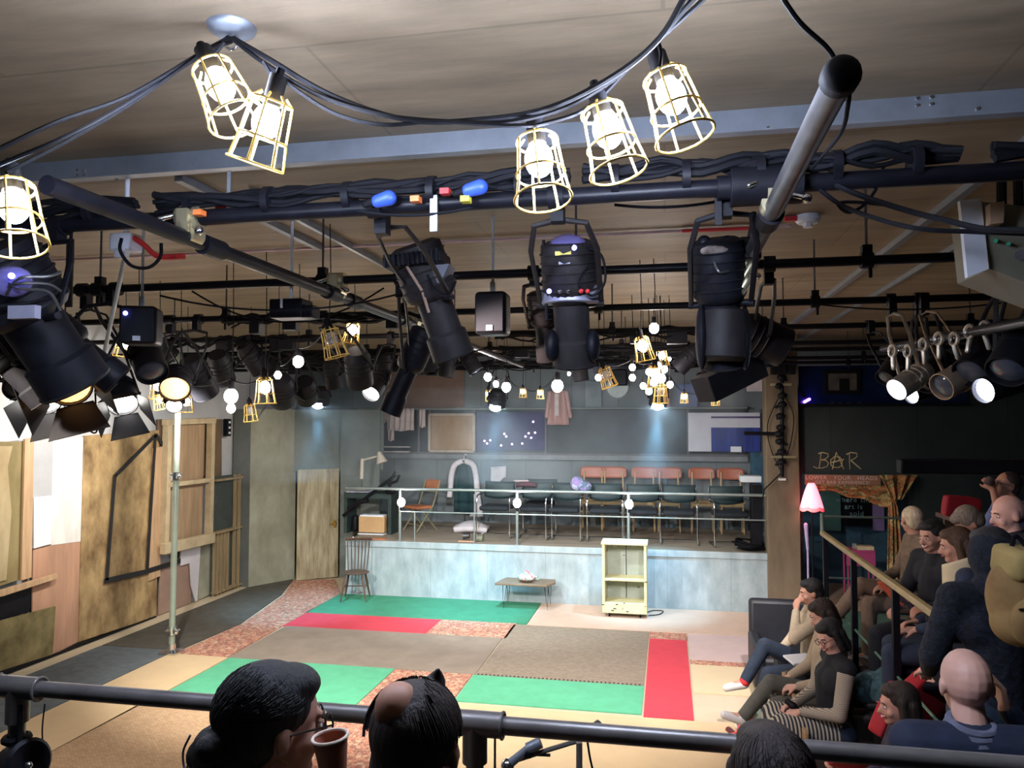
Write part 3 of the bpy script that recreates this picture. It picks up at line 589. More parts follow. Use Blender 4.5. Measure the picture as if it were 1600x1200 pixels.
def school(loc, rz, label, nm='wooden_chair'):
    t = thing(nm, label, 'chair', loc, rz, 'orange-backed wooden chairs in the back row of the stage')
    MB().box((0, 0, .45), (.40, .38, .02)).build('seat', pine_, t, bevel=.02)
    MB().sheet(lambda u, v: ((u-.5)*.42, .20+.035*v-.03*(1-(2*u-1)**2)*-1, .84+(v-.5)*.17*(1-.35*abs(2*u-1)**6)), 14, 6).build('backrest', orange, t, solid=.014)
    for sx in (-1, 1):
        MB().tube([(sx*.17, .17, .0), (sx*.16, .18, .45), (sx*.145, .215, .86)], .014, 8).build('rear_leg', pine_, t)
        MB().tube([(sx*.17, -.16, .0), (sx*.16, -.15, .45)], .014, 8).build('leg', pine_, t)
    MB().box((0, -.15, .41), (.32, .02, .05)).box((0, .17, .41), (.32, .02, .05)).box((0, 0, .42), (.30, .33, .02)).build('apron', pine_, t)
    t.scale = (1.12, 1, 1.23); return t
YO = 14.35
for i, (x, lb) in enumerate([(925, 'orange-backed wooden chair just right of the cloth bag'), (958, 'orange-backed wooden chair above the right rail bulb, left side'), (1006, 'orange-backed wooden chair inside the beam of light'), (1045, 'orange-backed wooden chair at the right edge of the beam'), (1097, 'orange-backed wooden chair, second from the column'), (1143, 'orange-backed wooden chair nearest the column')]):
    p = aty(x, 740, YO); school((p.x, YO, zz), .0, lb)
# orange folding chair left
fo = thing('folding_chair', 'brown-orange folding chair at the left end of the stage', 'chair', (aty(657, 800, 13.6).x, 13.6, zz), math.radians(-35))
fw_ = mat('folding_wood', (.38, .13, .055), .5, 0, .15, 5); fr_ = mat('folding_frame', (.20, .17, .09), .5)
MB().box((0, -.05, .43), (.40, .36, .05)).build('seat', fw_, fo, bevel=.01)
MB().sheet(lambda u, v: ((u-.5)*.42, .26+.03*v, .80+(v-.5)*.18*(1-.3*abs(2*u-1)**3)+.02), 12, 5).build('backrest', fw_, fo, solid=.02)
for sx in (-1, 1):
    MB().tube([(sx*.21, .28, .90), (sx*.21, .12, .45), (sx*.20, -.24, .0)], .014, 8).build('leg', fr_, fo); MB().tube([(sx*.18, -.16, .43), (sx*.18, .24, .0)], .014, 8).build('leg', fr_, fo)
MB().tube([(-.2, -.16, .12), (.2, -.16, .12)], .010, 6).tube([(-.21, .21, .70), (.21, .21, .70)], .012, 6).build('rail', fr_, fo)
# dark dress with pale sleeves on a stand
dp = aty(723, 790, 14.2); dr = thing('dress_on_hanger', 'long dark green dress with pale sleeves hanging before the back wall', 'dress', (dp.x, 14.3, zz))
ztop = aty(725, 712, 14.3).z-zz; zs = aty(725, 722, 14.3).z-zz; zb = aty(725, 800, 14.3).z-zz
dkc = mat('dark_green_cloth', (.010, .035, .040), .9, 0, .3, 8); slv = mat('pale_lilac_cloth', (.55, .50, .52), .9, 0, .12, 8, .2)
MB().sheet(lambda u, v: ((u-.5)*(.22+.16*min(1, v*2.5)), .02*math.sin(u*12), zs-.03+(zb-zs+.03)*v), 20, 8).build('dress', dkc, dr, solid=.05)
for sx in (-1, 1):
    MB().tube(bez([(sx*.03, 0, zs+.02), (sx*.17, -.02, zs-.05), (sx*.235, -.04, zs-.22), (sx*.26, -.04, zs-.48), (sx*.28, -.04, zs-.66)], 5), .055, 12).build('sleeve', slv, dr)
MB().sheet(lambda u, v: (.25+(u-.5)*.12*(1+1.2*v), -.03+.02*math.sin(u*8), zs-.6-.42*v), 8, 5).build('sash', slv, dr, solid=.02)
MB().tube(bez([(-.2, 0, zs-.04), (0, 0, zs+.05), (.2, 0, zs-.04)], 4), .01, 6).tube(bez([(0, 0, zs+.05), (.0, 0, ztop), (.03, 0, ztop+.03), (.05, 0, ztop)], 4), .006, 6).build('hanger', WHITEP, dr)
MB().tube([(0, .06, 0), (0, .06, ztop+.02)], .012, 8).cyl((0, .06, 0), (0, .06, .02), .16, n=20).tube([(0, .06, ztop+.0), (0, 0, ztop+.0)], .008, 6).build('stand', STEEL, dr)
tag(MB().sheet(lambda u, v: (aty(715+50*u+5*v, 800, 13.9).x, 13.9-.5*v, zz+.05+.10*math.sin(u*PI)*math.sin(v*PI)), 14, 8).build('folded_sheet', slv, solid=.09), 'pale folded sheet on the stage floor below the dress', 'sheet')
g = MB().sheet(lambda u, v: (aty(766+24*u, 740, 14.8).x, 14.84+.01*math.sin(u*7), aty(780, 730+24*v+6*math.sin(u*5)*v-2*u, 14.8).z), 10, 6)
tag(g.build('pinned_cloth', slv, solid=.015), 'crumpled pale cloth pinned on the wall right of the dress', 'cloth')
bg = aty(908, 757, 13.2); 
o = MB().ell(bg+V((-.05, 0, .0)), (.14, .09, .11)).ell(bg+V((.06, .0, -.04)), (.13, .10, .10)).ell(bg+V((-.06, -.02, .08)), (.10, .08, .06))
tag(o.build('cloth_bag', blotch(mat('bag_pattern', (.4, .4, .5), .9), [(.25, .45, .50), (.45, .42, .60), (.10, .15, .22), (.30, .20, .45), (.50, .48, .66)], 7, 5), remesh=.018, relax=6), 'bundled blue and lilac cloth bag on top of a black chair back', 'bag')
tag(MB().sheet(lambda u, v: (aty(805+32*u, 757, 13.2).x, 13.25+.1*v, aty(820, 760, 13.2).z+.05*math.sin(u*PI)*math.sin(v*PI)+.03*v), 10, 6).build('folded_jumper', mat('dark_red_cloth', (.07, .02, .03), .9), solid=.05), 'folded dark red jumper with a pale top lying on a chair back', 'jumper')
tag(MB().box(aty(815, 751, 13.3), (.26, .12, .015)).build('folded_paper', mat('pale_pink_paper', (.6, .45, .45), .7), bevel=.005), 'pale pink folded paper on the dark red jumper', 'paper')
# desk with lamp at stage left
Yd = 13.0
dx0, dx1 = aty(538, 800, Yd).x, aty(612, 800, Yd).x; dz = aty(575, 770, Yd).z
dk_ = thing('side_desk', 'dark green-black open desk at the left end of the stage', 'desk', ((dx0+dx1)/2, Yd+.2, zz))
dm_ = mat('dark_desk', (.018, .035, .032), .6, 0, .3, 5)
rel(MB().box(((dx0+dx1)/2, Yd+.2, dz-.05), (dx1-dx0, .46, .10)), dk_, 'top', dm_, bevel=.005)
for X in (dx0+.03, dx1-.03): rel(MB().box((X, Yd+.2, (zz+dz-.1)/2), (.06, .44, dz-.1-zz)), dk_, 'side_panel', dm_)
tag(MB().box(((dx0+dx1)/2-.18, Yd+.15, dz+.015), (.42, .40, .02)).build('wall_board', mat('lilac_board', (.5, .5, .6), .6), bevel=.003), 'thin pale lilac board lying on the dark desk', 'board')
# black clutter leaning on the desk: a folded music stand
ms = thing('folded_stand', 'folded black stand lying slantwise over the desk, its jaws open', 'stand', aty(585, 770, Yd-.05))
e0, e1 = aty(536, 806, Yd-.08), aty(618, 742, Yd-.08)
rel(MB().tube([e0, e0.lerp(e1, .55), e1], .028, 8), ms, 'shaft', BLACK)
rel(MB().tube([aty(545, 795, Yd-.12), aty(560, 785, Yd-.12), aty(575, 782, Yd-.12)], .04, 8), ms, 'foot', BLACK)
rel(MB().tube([aty(608, 765, Yd-.1), aty(613, 745, Yd-.1), aty(618, 737, Yd-.1)], .02, 8).tube([aty(606, 757, Yd-.1), aty(620, 752, Yd-.1), aty(624, 742, Yd-.1)], .025, 8), ms, 'jaw', BLACK)
rel(MB().ell(aty(610, 768, Yd-.1), (.10, .05, .05)), ms, 'joint', BLACK)
cs = aty(582, 824, Yd+.0); radio = thing('suitcase', 'tan box-shaped case with a pale lid strip under the dark desk', 'case', (cs.x, Yd+.05, zz))
cw = aty(602, 824, Yd).x-aty(562, 824, Yd).x; chh = .30
MB().box((0, 0, chh/2+.02), (cw, .22, chh-.02)).build('case_body', mat('tan_case', (.50, .30, .14), .5, 0, .08, 5), radio, bevel=.012)
MB().box((0, 0, chh+.02), (cw*.92, .20, .03)).build('lid', WHITEP, radio, bevel=.005); MB().box((0, -.02, .008), (cw, .26, .016)).build('tray', WHITEP, radio)
tag(MB().cap((dx0+.17, Yd+.1, zz+.08), (dx0+.17, Yd+.1, zz+.26), .07, .06).build('dark_jug', BLACK), 'small round-topped black object beside the tan case', 'jug')
lm = thing('desk_lamp', 'cream angle-poise lamp with a cone shade standing on the desk', 'lamp', aty(565, 766, Yd+.1)); lc = mat('cream_lamp', (.62, .52, .42), .5)
q0, q1, q2, q3 = aty(565, 765, Yd+.1), aty(565, 748, Yd+.1), aty(566, 719, Yd+.1), aty(589, 713, Yd+.1)
rel(MB().tube([q0, q1], .014, 8), lm, 'stem', STEEL); rel(MB().tube([q1, q2], .034, 10), lm, 'lower_arm', lc); rel(MB().tube([q2, q3], .018, 8).ell(q2, .035), lm, 'upper_arm', lc)
s0, s1 = aty(592, 706, Yd+.1), aty(597, 723, Yd+.1); rel(MB().cyl(s0, s1, .03, .105, n=24), lm, 'lamp_shade', lc); rel(MB().cyl(q0, q0+V((0, 0, .02)), .09, n=20), lm, 'base', lc)
tag(MB().box(aty(593, 843, YS+.15)+V((0, 0, .0)), (.24, .12, .04)).build('wooden_block', fw_, bevel=.01), 'small dark red wooden block at the stage edge behind the spindle chair', 'block')
for i, (x, y) in enumerate(((551, 845), (559, 845))):
    p = aty(x, y, YS+.1); tag(MB().ell(V((p.x, p.y, DZ+.025)), .024).build('glass_jar', CHROME), ('small shiny cup on the stage edge, left of its twin', 'small shiny cup on the stage edge, right of its twin')[i], 'cup')
# foot lantern at the stage edge near the middle post, tape and cable
ml = thing('floor_lantern', 'small lantern and clamps on the stage edge under the dress', 'lantern', aty(740, 846, YS+.18)-V((0, 0, .02)))
c = V((aty(728, 838, YS+.2).x, YS+.25, DZ+.08)); rel(MB().cyl(c-V((.06, 0, 0)), c+V((.05, 0, .01)), .055, .04), ml, 'body', STEEL); rel(MB().cyl(c+V((.18, 0, -.03)), c+V((.28, 0, -.03)), .06, .07), ml, 'reflector', mat('olive_metal', (.2, .2, .14), .5, .3)); rel(MB().box(c+V((.02, -.1, -.066)), (.26, .05, .015)), ml, 'base_plate', mat('pale_orange', (.6, .35, .22), .6))
# black cable heap near the column
hp = MB()
for i in range(9):
    a = random.uniform(0, 6); rr_ = random.uniform(.08, .2); cc = V((1.18+random.uniform(-.1, .12), 12.5+random.uniform(-.05, .1), zz+.03+.012*i))
    hp.ring(cc, (random.uniform(-.2, .2), random.uniform(-.2, .2), 1), rr_, .014, 18, 6)
tag(hp.build('cable_coil', RUBBER), 'heap of coiled black cable at the stage end by the column', 'cable')
tag(MB().box((1.36, 12.75, DZ+.5), (.16, .35, 1.0)).box((1.36, 12.75, DZ+.02), (.3, .4, .04)).build('black_stand', BLACK, bevel=.01), 'tall narrow black cabinet on the stage end beside the column', 'cabinet')
tag(MB().box((1.30, 12.95, DZ+1.07), (.32, .3, .10)).build('white_fan_box', WHITEP, bevel=.01), 'small white box on top of the narrow black cabinet', 'box')
# ================================================================ LIGHTING GRID
GZ = 3.75
hang_z = CZ
def gridbar(label, p0, p1, r=.026, z=GZ, m_=PIPE, x0=-7.5, x1=5.3, name='lighting_bar', hang=True):
    y0 = atz((p0[0]+p1[0])/2, (p0[1]+p1[1])/2, z).y
    t = thing(name, label, 'lighting bar', (0, y0, z), group=None)
    MB().tube([(x0, 0, 0), (x1, 0, 0)], r, 12).build('pipe', m_, t)
    # clamps and hanging rods
    x = x0+.8
    while x < x1 and hang:
        MB().cyl((x-.03, 0, 0), (x+.03, 0, 0), r+.018, n=12).box((x, 0, r+.03), (.05, .05, .05)).cap((x+.01, -.03, -.05), (x+.01, -.03, -.09), .01).build('pipe_clamp', BLACK, t)
        MB().tube([(x, 0, r+.04), (x, 0, CZ-z)], .007, 6).build('hanging_rod', STEEL, t); x += 1.55
    return t, y0
bars = []
for i, (a, b, lb) in enumerate([((800, 312), (860, 309), 'thick black lighting bar nearest to us, bundled with cables'), ((400, 447), (1300, 405), 'second black lighting bar from the front, behind the three large lanterns'), ((380, 502), (1400, 463), 'third black lighting bar from the front'),
        ((380, 531), (1400, 506), 'fourth black lighting bar from the front'), ((500, 551), (1400, 532), 'fifth black lighting bar from the front'), ((700, 556), (1300, 545), 'sixth black lighting bar from the front'), ((800, 565), (1300, 560), 'seventh black lighting bar, close to the back gallery'), ((800, 571), (1300, 568), 'eighth black lighting bar, last before the back gallery')]):
    bars.append(gridbar(lb, a, b, .033 if i == 0 else .026, hang=i > 0)[1])
# pipes running away from us, under the bars
def ypipe(label, a, b, z, r=.026, m_=STEEL, y1=None, joints=()):
    p, q = atz(*a, z), atz(*b, z); X = (p.x+q.x)/2
    t = thing('scaffold_pipe', label, 'pipe', (X, 0, z)); ye = y1 or q.y
    MB().tube([(0, p.y, 0), (0, ye, 0)], r, 14).build('tube', m_, t)
    for y in joints: MB().cyl((0, y-.07, 0), (0, y+.07, 0), r+.012, n=16).build('coupler', BLACK, t)
    return t, X
tL, XL = ypipe('long dark scaffold pipe running away from us at the upper left', (50, 290), (620, 492), 3.66, .032, PIPE, 10.5, (3.05, 4.3, 4.62, 5.6, 7.0))
tR, XR_ = ypipe('short steel pipe with a black end cap at the upper right', (1293, 118), (1190, 385), 3.66, .034, STEEL, 4.6, (3.0,))
ye = atz(1293, 118, 3.66).y
MB().ell((0, ye, 0), (.043, .03, .043)).cyl((0, ye, 0), (0, ye+.03, 0), .043).build('end_cap', RUBBER, tR)
# swivel clamps where pipes cross
def clamp(loc, label, m_=BRASS):
    t = thing('swivel_clamp', label, 'clamp', loc)
    m = MB().cyl((-.05, 0, .05), (.05, 0, .05), .048).cyl((0, -.04, -.02), (0, .04, -.02), .046).box((0, -.055, .02), (.05, .02, .11)); m.build('body', m_, t)
    MB().cap((.05, -.05, .0), (.10, -.09, -.03), .010).ell((.10, -.09, -.03), .018).build('bolt', CHROME, t); MB().cap((-.05, -.05, .05), (-.09, -.08, .03), .010).build('bolt', CHROME, t)
clamp((XL, bars[0], 3.70), 'pale swivel clamp where the long left pipe crosses the front bar'); clamp((XL, bars[1], 3.70), 'swivel clamp where the long left pipe crosses the second bar')
clamp((XL, bars[2], 3.70), 'swivel clamp where the long left pipe crosses the third bar'); clamp((XR_, bars[0], 3.70), 'pale swivel clamp where the capped right pipe crosses the front bar'); clamp((XR_, bars[1], 3.70), 'swivel clamp where the capped right pipe meets the second bar')
# fat black coupling sleeve on the front bar
tag(MB().cyl((XR_-.15, bars[0], GZ), (XR_+.10, bars[0], GZ), .072, n=20).build('coupling_sleeve', BLACK, bevel=.004), 'fat black sleeve on the front bar beside the capped pipe', 'sleeve')
# ---------------------------------------------------------------- cables
def cable(label, pts, r=.008, m_=RUBBER, n=6, name='cable'):
    return tag(MB().tube(bez(pts, n), r, 7).build(name, m_), label, 'cable')
D = 2.2
cable('upper black cable swagging from the ceiling rose to the upper left', [atd(-20, 242, 1.9), atd(90, 190, 2.0), atd(200, 150, 2.2), atd(310, 85, 2.4), atd(358, 58, 2.5)], .006)
cable('middle black cable swagging from the ceiling rose to the upper left', [atd(-20, 265, 1.9), atd(110, 210, 2.0), atd(200, 160, 2.2), atd(305, 92, 2.4), atd(360, 62, 2.5)], .006)
cable('lower black cable swagging from the ceiling rose to the upper left', [atd(10, 270, 1.9), atd(110, 218, 2.05), atd(205, 162, 2.22), atd(320, 82, 2.4), atd(362, 66, 2.5)], .005)
cable('thick black cable swag crossing the top from the ceiling rose to the upper middle', [atd(365, 60, 2.5), atd(420, 92, 2.4), atd(520, 150, 2.3), atd(640, 188, 2.2), atd(760, 186, 2.2), atd(860, 168, 2.1), atd(960, 118, 2.0), atd(1030, 60, 1.9), atd(1075, -15, 1.8)], .008)
cable('second black cable of the top swag, slightly lower on the left', [atd(362, 60, 2.5), atd(415, 100, 2.4), atd(500, 150, 2.3), atd(600, 180, 2.2), atd(700, 190, 2.2), atd(800, 190, 2.15), atd(900, 160, 2.1), atd(1000, 90, 2.0), atd(1095, -15, 1.8)], .007)
cable('lowest black cable of the top swag, dipping under the others', [atd(425, 108, 2.4), atd(470, 145, 2.3), atd(530, 180, 2.25), atd(600, 195, 2.2), atd(680, 190, 2.2), atd(780, 196, 2.15), atd(838, 196, 2.1)], .006)
cable('thin black cable from the top swag to the upper right lamp', [atd(838, 196, 2.1), atd(900, 178, 2.1), atd(940, 150, 2.1), atd(990, 98, 2.05), atd(1060, 35, 1.9), atd(1115, -15, 1.8)], .006)
cable('black cable hanging from the top edge to the capped pipe', [atd(1215, -15, 1.7), atd(1250, 35, 1.75), atd(1290, 72, 1.8), atd(1305, 95, 1.82), atd(1308, 115, 1.85), atd(1325, 130, 1.85), atd(1325, 165, 1.9), atd(1312, 210, 2.2), atd(1270, 262, 2.7)], .006)
cable('upper black cable drooping across the top right', [atd(1268, 268, 2.8), atd(1330, 300, 2.7), atd(1420, 330, 2.6), atd(1480, 345, 2.5), atd(1540, 358, 2.4), atd(1620, 360, 2.3)], .010)
cable('lower black cable drooping across the top right', [atd(1262, 280, 2.8), atd(1310, 318, 2.7), atd(1370, 342, 2.6), atd(1440, 358, 2.5), atd(1520, 362, 2.45), atd(1620, 366, 2.35)], .008)
cable('thin black loop of cable at the capped pipe', [atd(1380, 262, 2.8), atd(1372, 290, 2.75), atd(1350, 320, 2.7), atd(1325, 332, 2.7), atd(1310, 318, 2.7), atd(1340, 316, 2.7), atd(1400, 322, 2.7)], .006)
for i, (a, b, s_) in enumerate((((250, 462), (640, 455), .10), ((300, 455), (600, 450), .22), ((1240, 470), (1590, 470), .06), ((560, 330), (760, 318), .03), ((960, 320), (1180, 300), .03), ((760, 520), (1080, 540), .08), ((420, 560), (760, 545), .10))):
    p, q = atd(*a, (4.6, 5.2, 5.6, 3.0, 3.0, 7, 8)[i]), atd(*b, (4.6, 5.2, 5.0, 3.0, 3.0, 7, 8)[i])
    cable(('thin cable sagging under the second bar, upper of two at the left', 'thin cable sagging deeply under the second bar at the left', 'thin cable sagging under the third bar at the right', 'thin cable lying along the front bar, middle', 'thin cable along the front bar, right of the cage lamps', 'thin cable sagging in the middle distance behind the round lantern', 'thin cable sagging over the small cage lamps')[i], sag(p, q, s_, 8), .006, n=2)
# cable bundle taped along the front bar
random.seed(3)
for k, (xa, xb, lb) in enumerate(((-4.2, -2.2, 'messy cable bundle taped on the left part of the front bar'), (-2.1, -.35, 'messy cable bundle taped on the middle of the front bar'), (-.30, 1.0, 'thick cable bundle on the front bar left of the capped pipe'), (1.1, 3.6, 'thick cable bundle on the front bar at the upper right'))):
    b = thing('cable_bundle', lb, 'cables', ((xa+xb)/2, bars[0], GZ+.03)); c = (xa+xb)/2; L_ = xb-xa
    for j in range(7 if k < 3 else 9):
        ph, am = random.uniform(0, 6), random.uniform(.01, .03); zo = random.uniform(.0, .07 if k < 3 else .06)
        MB().tube(bez([(xa-c+L_*i/9, math.sin(ph+i*1.7)*am-.02, zo+.02*math.sin(ph*2+i*2.3)-(.06 if k == 3 and j > 6 else 0)) for i in range(10)], 3), random.uniform(.008, .016), 6).build('cable', RUBBER, b)
    for i in range(5): MB().cyl((-L_*.42+i*L_*.2, -.0, .02), (-L_*.42+i*L_*.2+.03, 0, .02), .062, n=12).build('tape_wrap', BLACK, b)
for k, (bi, xa, xb, lb) in enumerate(((2, -3.6, -1.8, 'tangled cables on the third bar left of the slim lantern'), (3, -5.6, -3.4, 'tangled cables on the fourth bar over the set wall'), (3, -1.6, .6, 'tangled cables on the fourth bar behind the right stage lights'), (4, -6.2, -3.2, 'tangled cables on the fifth bar at the left'), (4, -1.9, .9, 'tangled cables on the fifth bar in the middle'),
        (5, -5.6, -2.8, 'tangled cables on the sixth bar at the left'), (5, -2.2, 1.2, 'tangled cables on the sixth bar in the middle'), (6, -6.0, -2.5, 'tangled cables on the seventh bar at the left'), (6, -2.0, 1.5, 'tangled cables on the seventh bar in the middle'), (7, -4.5, -1.5, 'tangled cables on the last bar, left half'), (7, -1.2, 1.6, 'tangled cables on the last bar, right half'))):
    c = (xa+xb)/2; L_ = xb-xa; b = thing('cable_tangle', lb, 'cables', (c, bars[bi], GZ))
    for j in range(6):
        ph, am = random.uniform(0, 6), random.uniform(.03, .11)
        MB().tube(bez([(xa-c+L_*i/8+random.uniform(-.06, .06), math.sin(ph+i*1.9)*.06-.03, -am*abs(math.sin(ph+i*1.3))+random.uniform(-.02, .05)) for i in range(9)], 3), random.uniform(.009, .018), 5).build('cable', RUBBER, b)
    for j in range(3):
        xx = random.uniform(-L_*.45, L_*.45); MB().box((xx, -.02, -.07), (random.uniform(.08, .2), .10, random.uniform(.07, .14))).build('junction_box', BLACK, b, bevel=.006)
for (x, y, c_, lb) in ((598, 314, BLUEP, 'blue plug connector on the front bar at the left'), (740, 297, BLUEP, 'larger blue plug connector on the front bar, middle')):
    p = aty(x, y, bars[0]-.08); t = thing('cable_plug', lb, 'plug', p); MB().cap((-.02, 0, 0), (.025, 0, .01), .026, .030).build('shell', c_, t); MB().cap((-.07, 0, -.01), (-.03, 0, 0), .014, .018).build('collar', RUBBER, t)
for i, (x, y, m_, lb) in enumerate(((696, 300, RED, 'small red tape flag on the front bar'), (650, 312, mat('orange_tape', (.8, .18, .04), .5), 'orange tape flag on the front bar left of the red one'), (728, 312, mat('yellow_tape', (.8, .65, .05), .5), 'yellow tag hanging on the front bar by the blue plug'), (312, 333, mat('orange_tape', (.8, .18, .04)), 'orange and yellow tape mark at the left of the front bar'))):
    tag(MB().box(aty(x, y, bars[0]-.07), (.035, .04, .022)).build('tape_flag', m_), lb, 'tape')
# flat metal strap and drop posts
def strap(x, y0, y1, w_, Y, m_, label):
    a, b = aty(x, y0, Y), aty(x, y1, Y); tag(MB().box((a.x, Y, (a.z+b.z)/2), (w_, .01, a.z-b.z)).build('metal_strap', m_, bevel=.001), label, 'strap')
strap(678, 305, 362, .03, bars[0]-.04, GALV, 'pale flat strap hanging from the front bar'); strap(1122, 300, 352, .026, bars[0]+.02, BLACK, 'black drop post under the front bar at the right')
strap(358, 268, 330, .014, bars[0]+.05, GALV, 'thin pale rod above the front bar at the left'); strap(110, 375, 480, .05, bars[0]+1.2, STEEL, 'worn grey drop arm above the large left lantern')
# red conduit line and smoke detectors
rp, rq = atz(0, 416, CZ-.02), atz(1240, 346, CZ-.02)
cd_ = thing('ceiling_conduit', 'thin white and red conduit line crossing the ceiling', 'conduit', (0, (rp.y+rq.y)/2, CZ-.02))
MB().tube([(-7.4, 0, 0), (rq.x, 0, 0)], .011, 8).build('tube', mat('conduit_pink', (.60, .42, .42), .5), cd_)
MB().tube([(rq.x-.7, -.02, -.005), (rq.x-.1, -.02, -.01)], .012, 8).build('red_cable', RED, cd_)
def detector(x, y, label):
    p = atz(x, y, CZ); t = thing('smoke_detector', label, 'detector', p); 
    MB().lathe([(.0, 0), (.075, 0), (.078, -.03), (.06, -.05), (.0, -.052)][::-1], n=24).build('housing', WHITEP, t); MB().cyl((0, 0, -.05), (0, 0, -.075), .03, n=16).build('sensor', WHITEP, t)
    MB().box((-.10, -.02, -.02), (.09, .03, .03)).build('red_connector', RED, t)
detector(1262, 337, 'white smoke detector with a red connector at the upper right')
detector(375, 322, 'white round detector behind the front bar at the left')
p = atd(197, 380, 3.9); t = thing('junction_box', 'white junction box with a red lead above the long rod, upper left', 'junction box', p)
MB().box((0, 0, 0), (.12, .10, .09)).box((0, -.03, -.06), (.06, .05, .05)).build('box', WHITEP, t, bevel=.01); MB().tube([(0, 0, .04), (0, 0, CZ-p.z)], .012, 8).build('stem', WHITEP, t)
MB().tube(bez([(.06, -.02, .02), (.12, -.02, -.02), (.20, -.02, -.08), (.33, 0, -.08)], 5), .014, 8).build('red_lead', RED, t)
cable('black cable loop hanging by the white junction box', [atd(190, 372, 3.6), atd(188, 392, 3.6), atd(205, 415, 3.6), atd(232, 418, 3.6), atd(250, 402, 3.6), atd(252, 380, 3.6)], .008)
cable('black cable dropping past the large left lantern', [atd(112, 360, 3.4), atd(108, 400, 3.3), atd(95, 450, 3.2), atd(60, 470, 3.1), atd(0, 478, 3.0)], .007)
cable('thin black cable loop over the set wall', [atd(135, 602, 5.2), atd(122, 640, 5.2), atd(140, 672, 5.2), atd(151, 674, 5.2), atd(150, 650, 5.2), atd(149, 610, 5.2)], .006)
tag(MB().tube([atd(196, 398, 3.9), atd(150, 612, 4.6)], .011, 8).build('pull_rod', mat('pale_rod', (.45, .47, .42), .45, .3)), 'long thin pale rod hanging at a slant on the left', 'rod')
# ceiling rose above the near pair of cage lamps
t = thing('ceiling_rose', 'metal ceiling rose where the cable swags meet', 'ceiling rose', atz(362, 42, CZ)); MB().lathe([(0, -.03), (.05, -.028), (.075, -.012), (.08, 0)], n=24).build('plate', GALV, t); MB().ring((0, 0, -.05), (0, 1, 0), .025, .005).ell((0, 0, -.035), .014).build('hook', CHROME, t)
# ---------------------------------------------------------------- cage lamps and bulbs
bulbN = glow('near_bulb_glow', (.62, .73, 1), 520); bulbS = glow('small_bulb_glow', (1, .88, .82), 60); clear = glass('clear_bulb', (.6, .55, .5), .05, .35)
def cage_lamp(top, bot, label, s=1.0, lit=True, near=False, group=None, sw=None):
    """top = socket point, bot = centre of the open ring"""
    top, bot = V(top), V(bot); ax = (bot-top).normalized(); L = .20*s
    t = thing('cage_lamp', label, 'lamp', top, group=group)
    R = basis(ax); m = MB(Matrix(R).to_4x4()); rr = [(.0, .036), (.10, .058), (.62, .068), (1.0, .080)]; th = .0036*s*(1 if near else 1.15)
    for z, r in rr[1:]: m.ring((0, 0, z*L), (0, 0, 1), r*s, th, 26, 6)
    for k in range(7):
        a = 2*PI*k/7+.3; m.tube([(r*s*math.cos(a), r*s*math.sin(a), z*L) for z, r in rr], th, 6)
    m.build('cage', YELW, t)
    MB(Matrix(R).to_4x4()).cyl((0, 0, -.055*s), (0, 0, .03*s), .026*s, n=14).cyl((0, 0, -.075*s), (0, 0, -.05*s), .012*s, n=8).build('socket', RUBBER, t)
    MB(Matrix(R).to_4x4()).ell((0, 0, .078*s), (.040*s, .040*s, .052*s)).build('bulb', (bulbN if near else bulbS) if lit else clear, t)  # bulb enlarged to take in some of its bloom
    return t
near_ = [((18, 285), (25, 375), 'cage lamp cut by the left edge of the picture'), ((328, 100), (372, 192), 'near cage lamp below the ceiling rose, the left one of the pair'), ((428, 148), (405, 232), 'near cage lamp below the ceiling rose, the right one of the pair'),
         ((838, 212), (850, 322), 'lowest and leftmost lamp of the three near cage lamps in the upper middle'), ((938, 165), (970, 278), 'middle lamp of the three near cage lamps in the upper middle'), ((1035, 112), (1070, 212), 'highest and rightmost lamp of the three near cage lamps in the upper middle')]
for i, (a, b, lb) in enumerate(near_):
    d = (2.15, 2.2, 2.15, 2.15, 2.1, 2.05)[i]
    cage_lamp(atd(*a, d), atd(*b, d-(.05, .04, -.02, .06, .04, .04)[i]), lb, .98, near=True, group='yellow cage lamps near us')
flexes = [((838, 204), (838, 188), 2.15), ((934, 158), (935, 130), 2.1), ((1031, 105), (1028, 64), 2.0), ((325, 92), (350, 66), 2.35), ((430, 140), (412, 96), 2.3)]
for i, (a, b, d) in enumerate(flexes):
    cable(('short flex of the lowest near cage lamp', 'short flex of the middle near cage lamp', 'short flex of the highest near cage lamp', 'short flex of the left lamp under the ceiling rose', 'short flex of the right lamp under the ceiling rose')[i], [atd(*a, d), (atd(*a, d)+atd(*b, d))/2+V((.005, 0, 0)), atd(*b, d)], .006)
G2 = 'small cage lamps of the festoon'
def small_cage(x, y, wpx, dx, dy, label, lit=True):
    d = .16*1209/wpx; d = min(max(d, 4.6), 11.5); s = wpx*d/1209/.16; c = atd(x, y, d); ax = (_r*dx-_u*dy).normalized()
    top = c-ax*.08*s; return cage_lamp(top, top+ax*.2*s, label, s, lit, group=G2), top
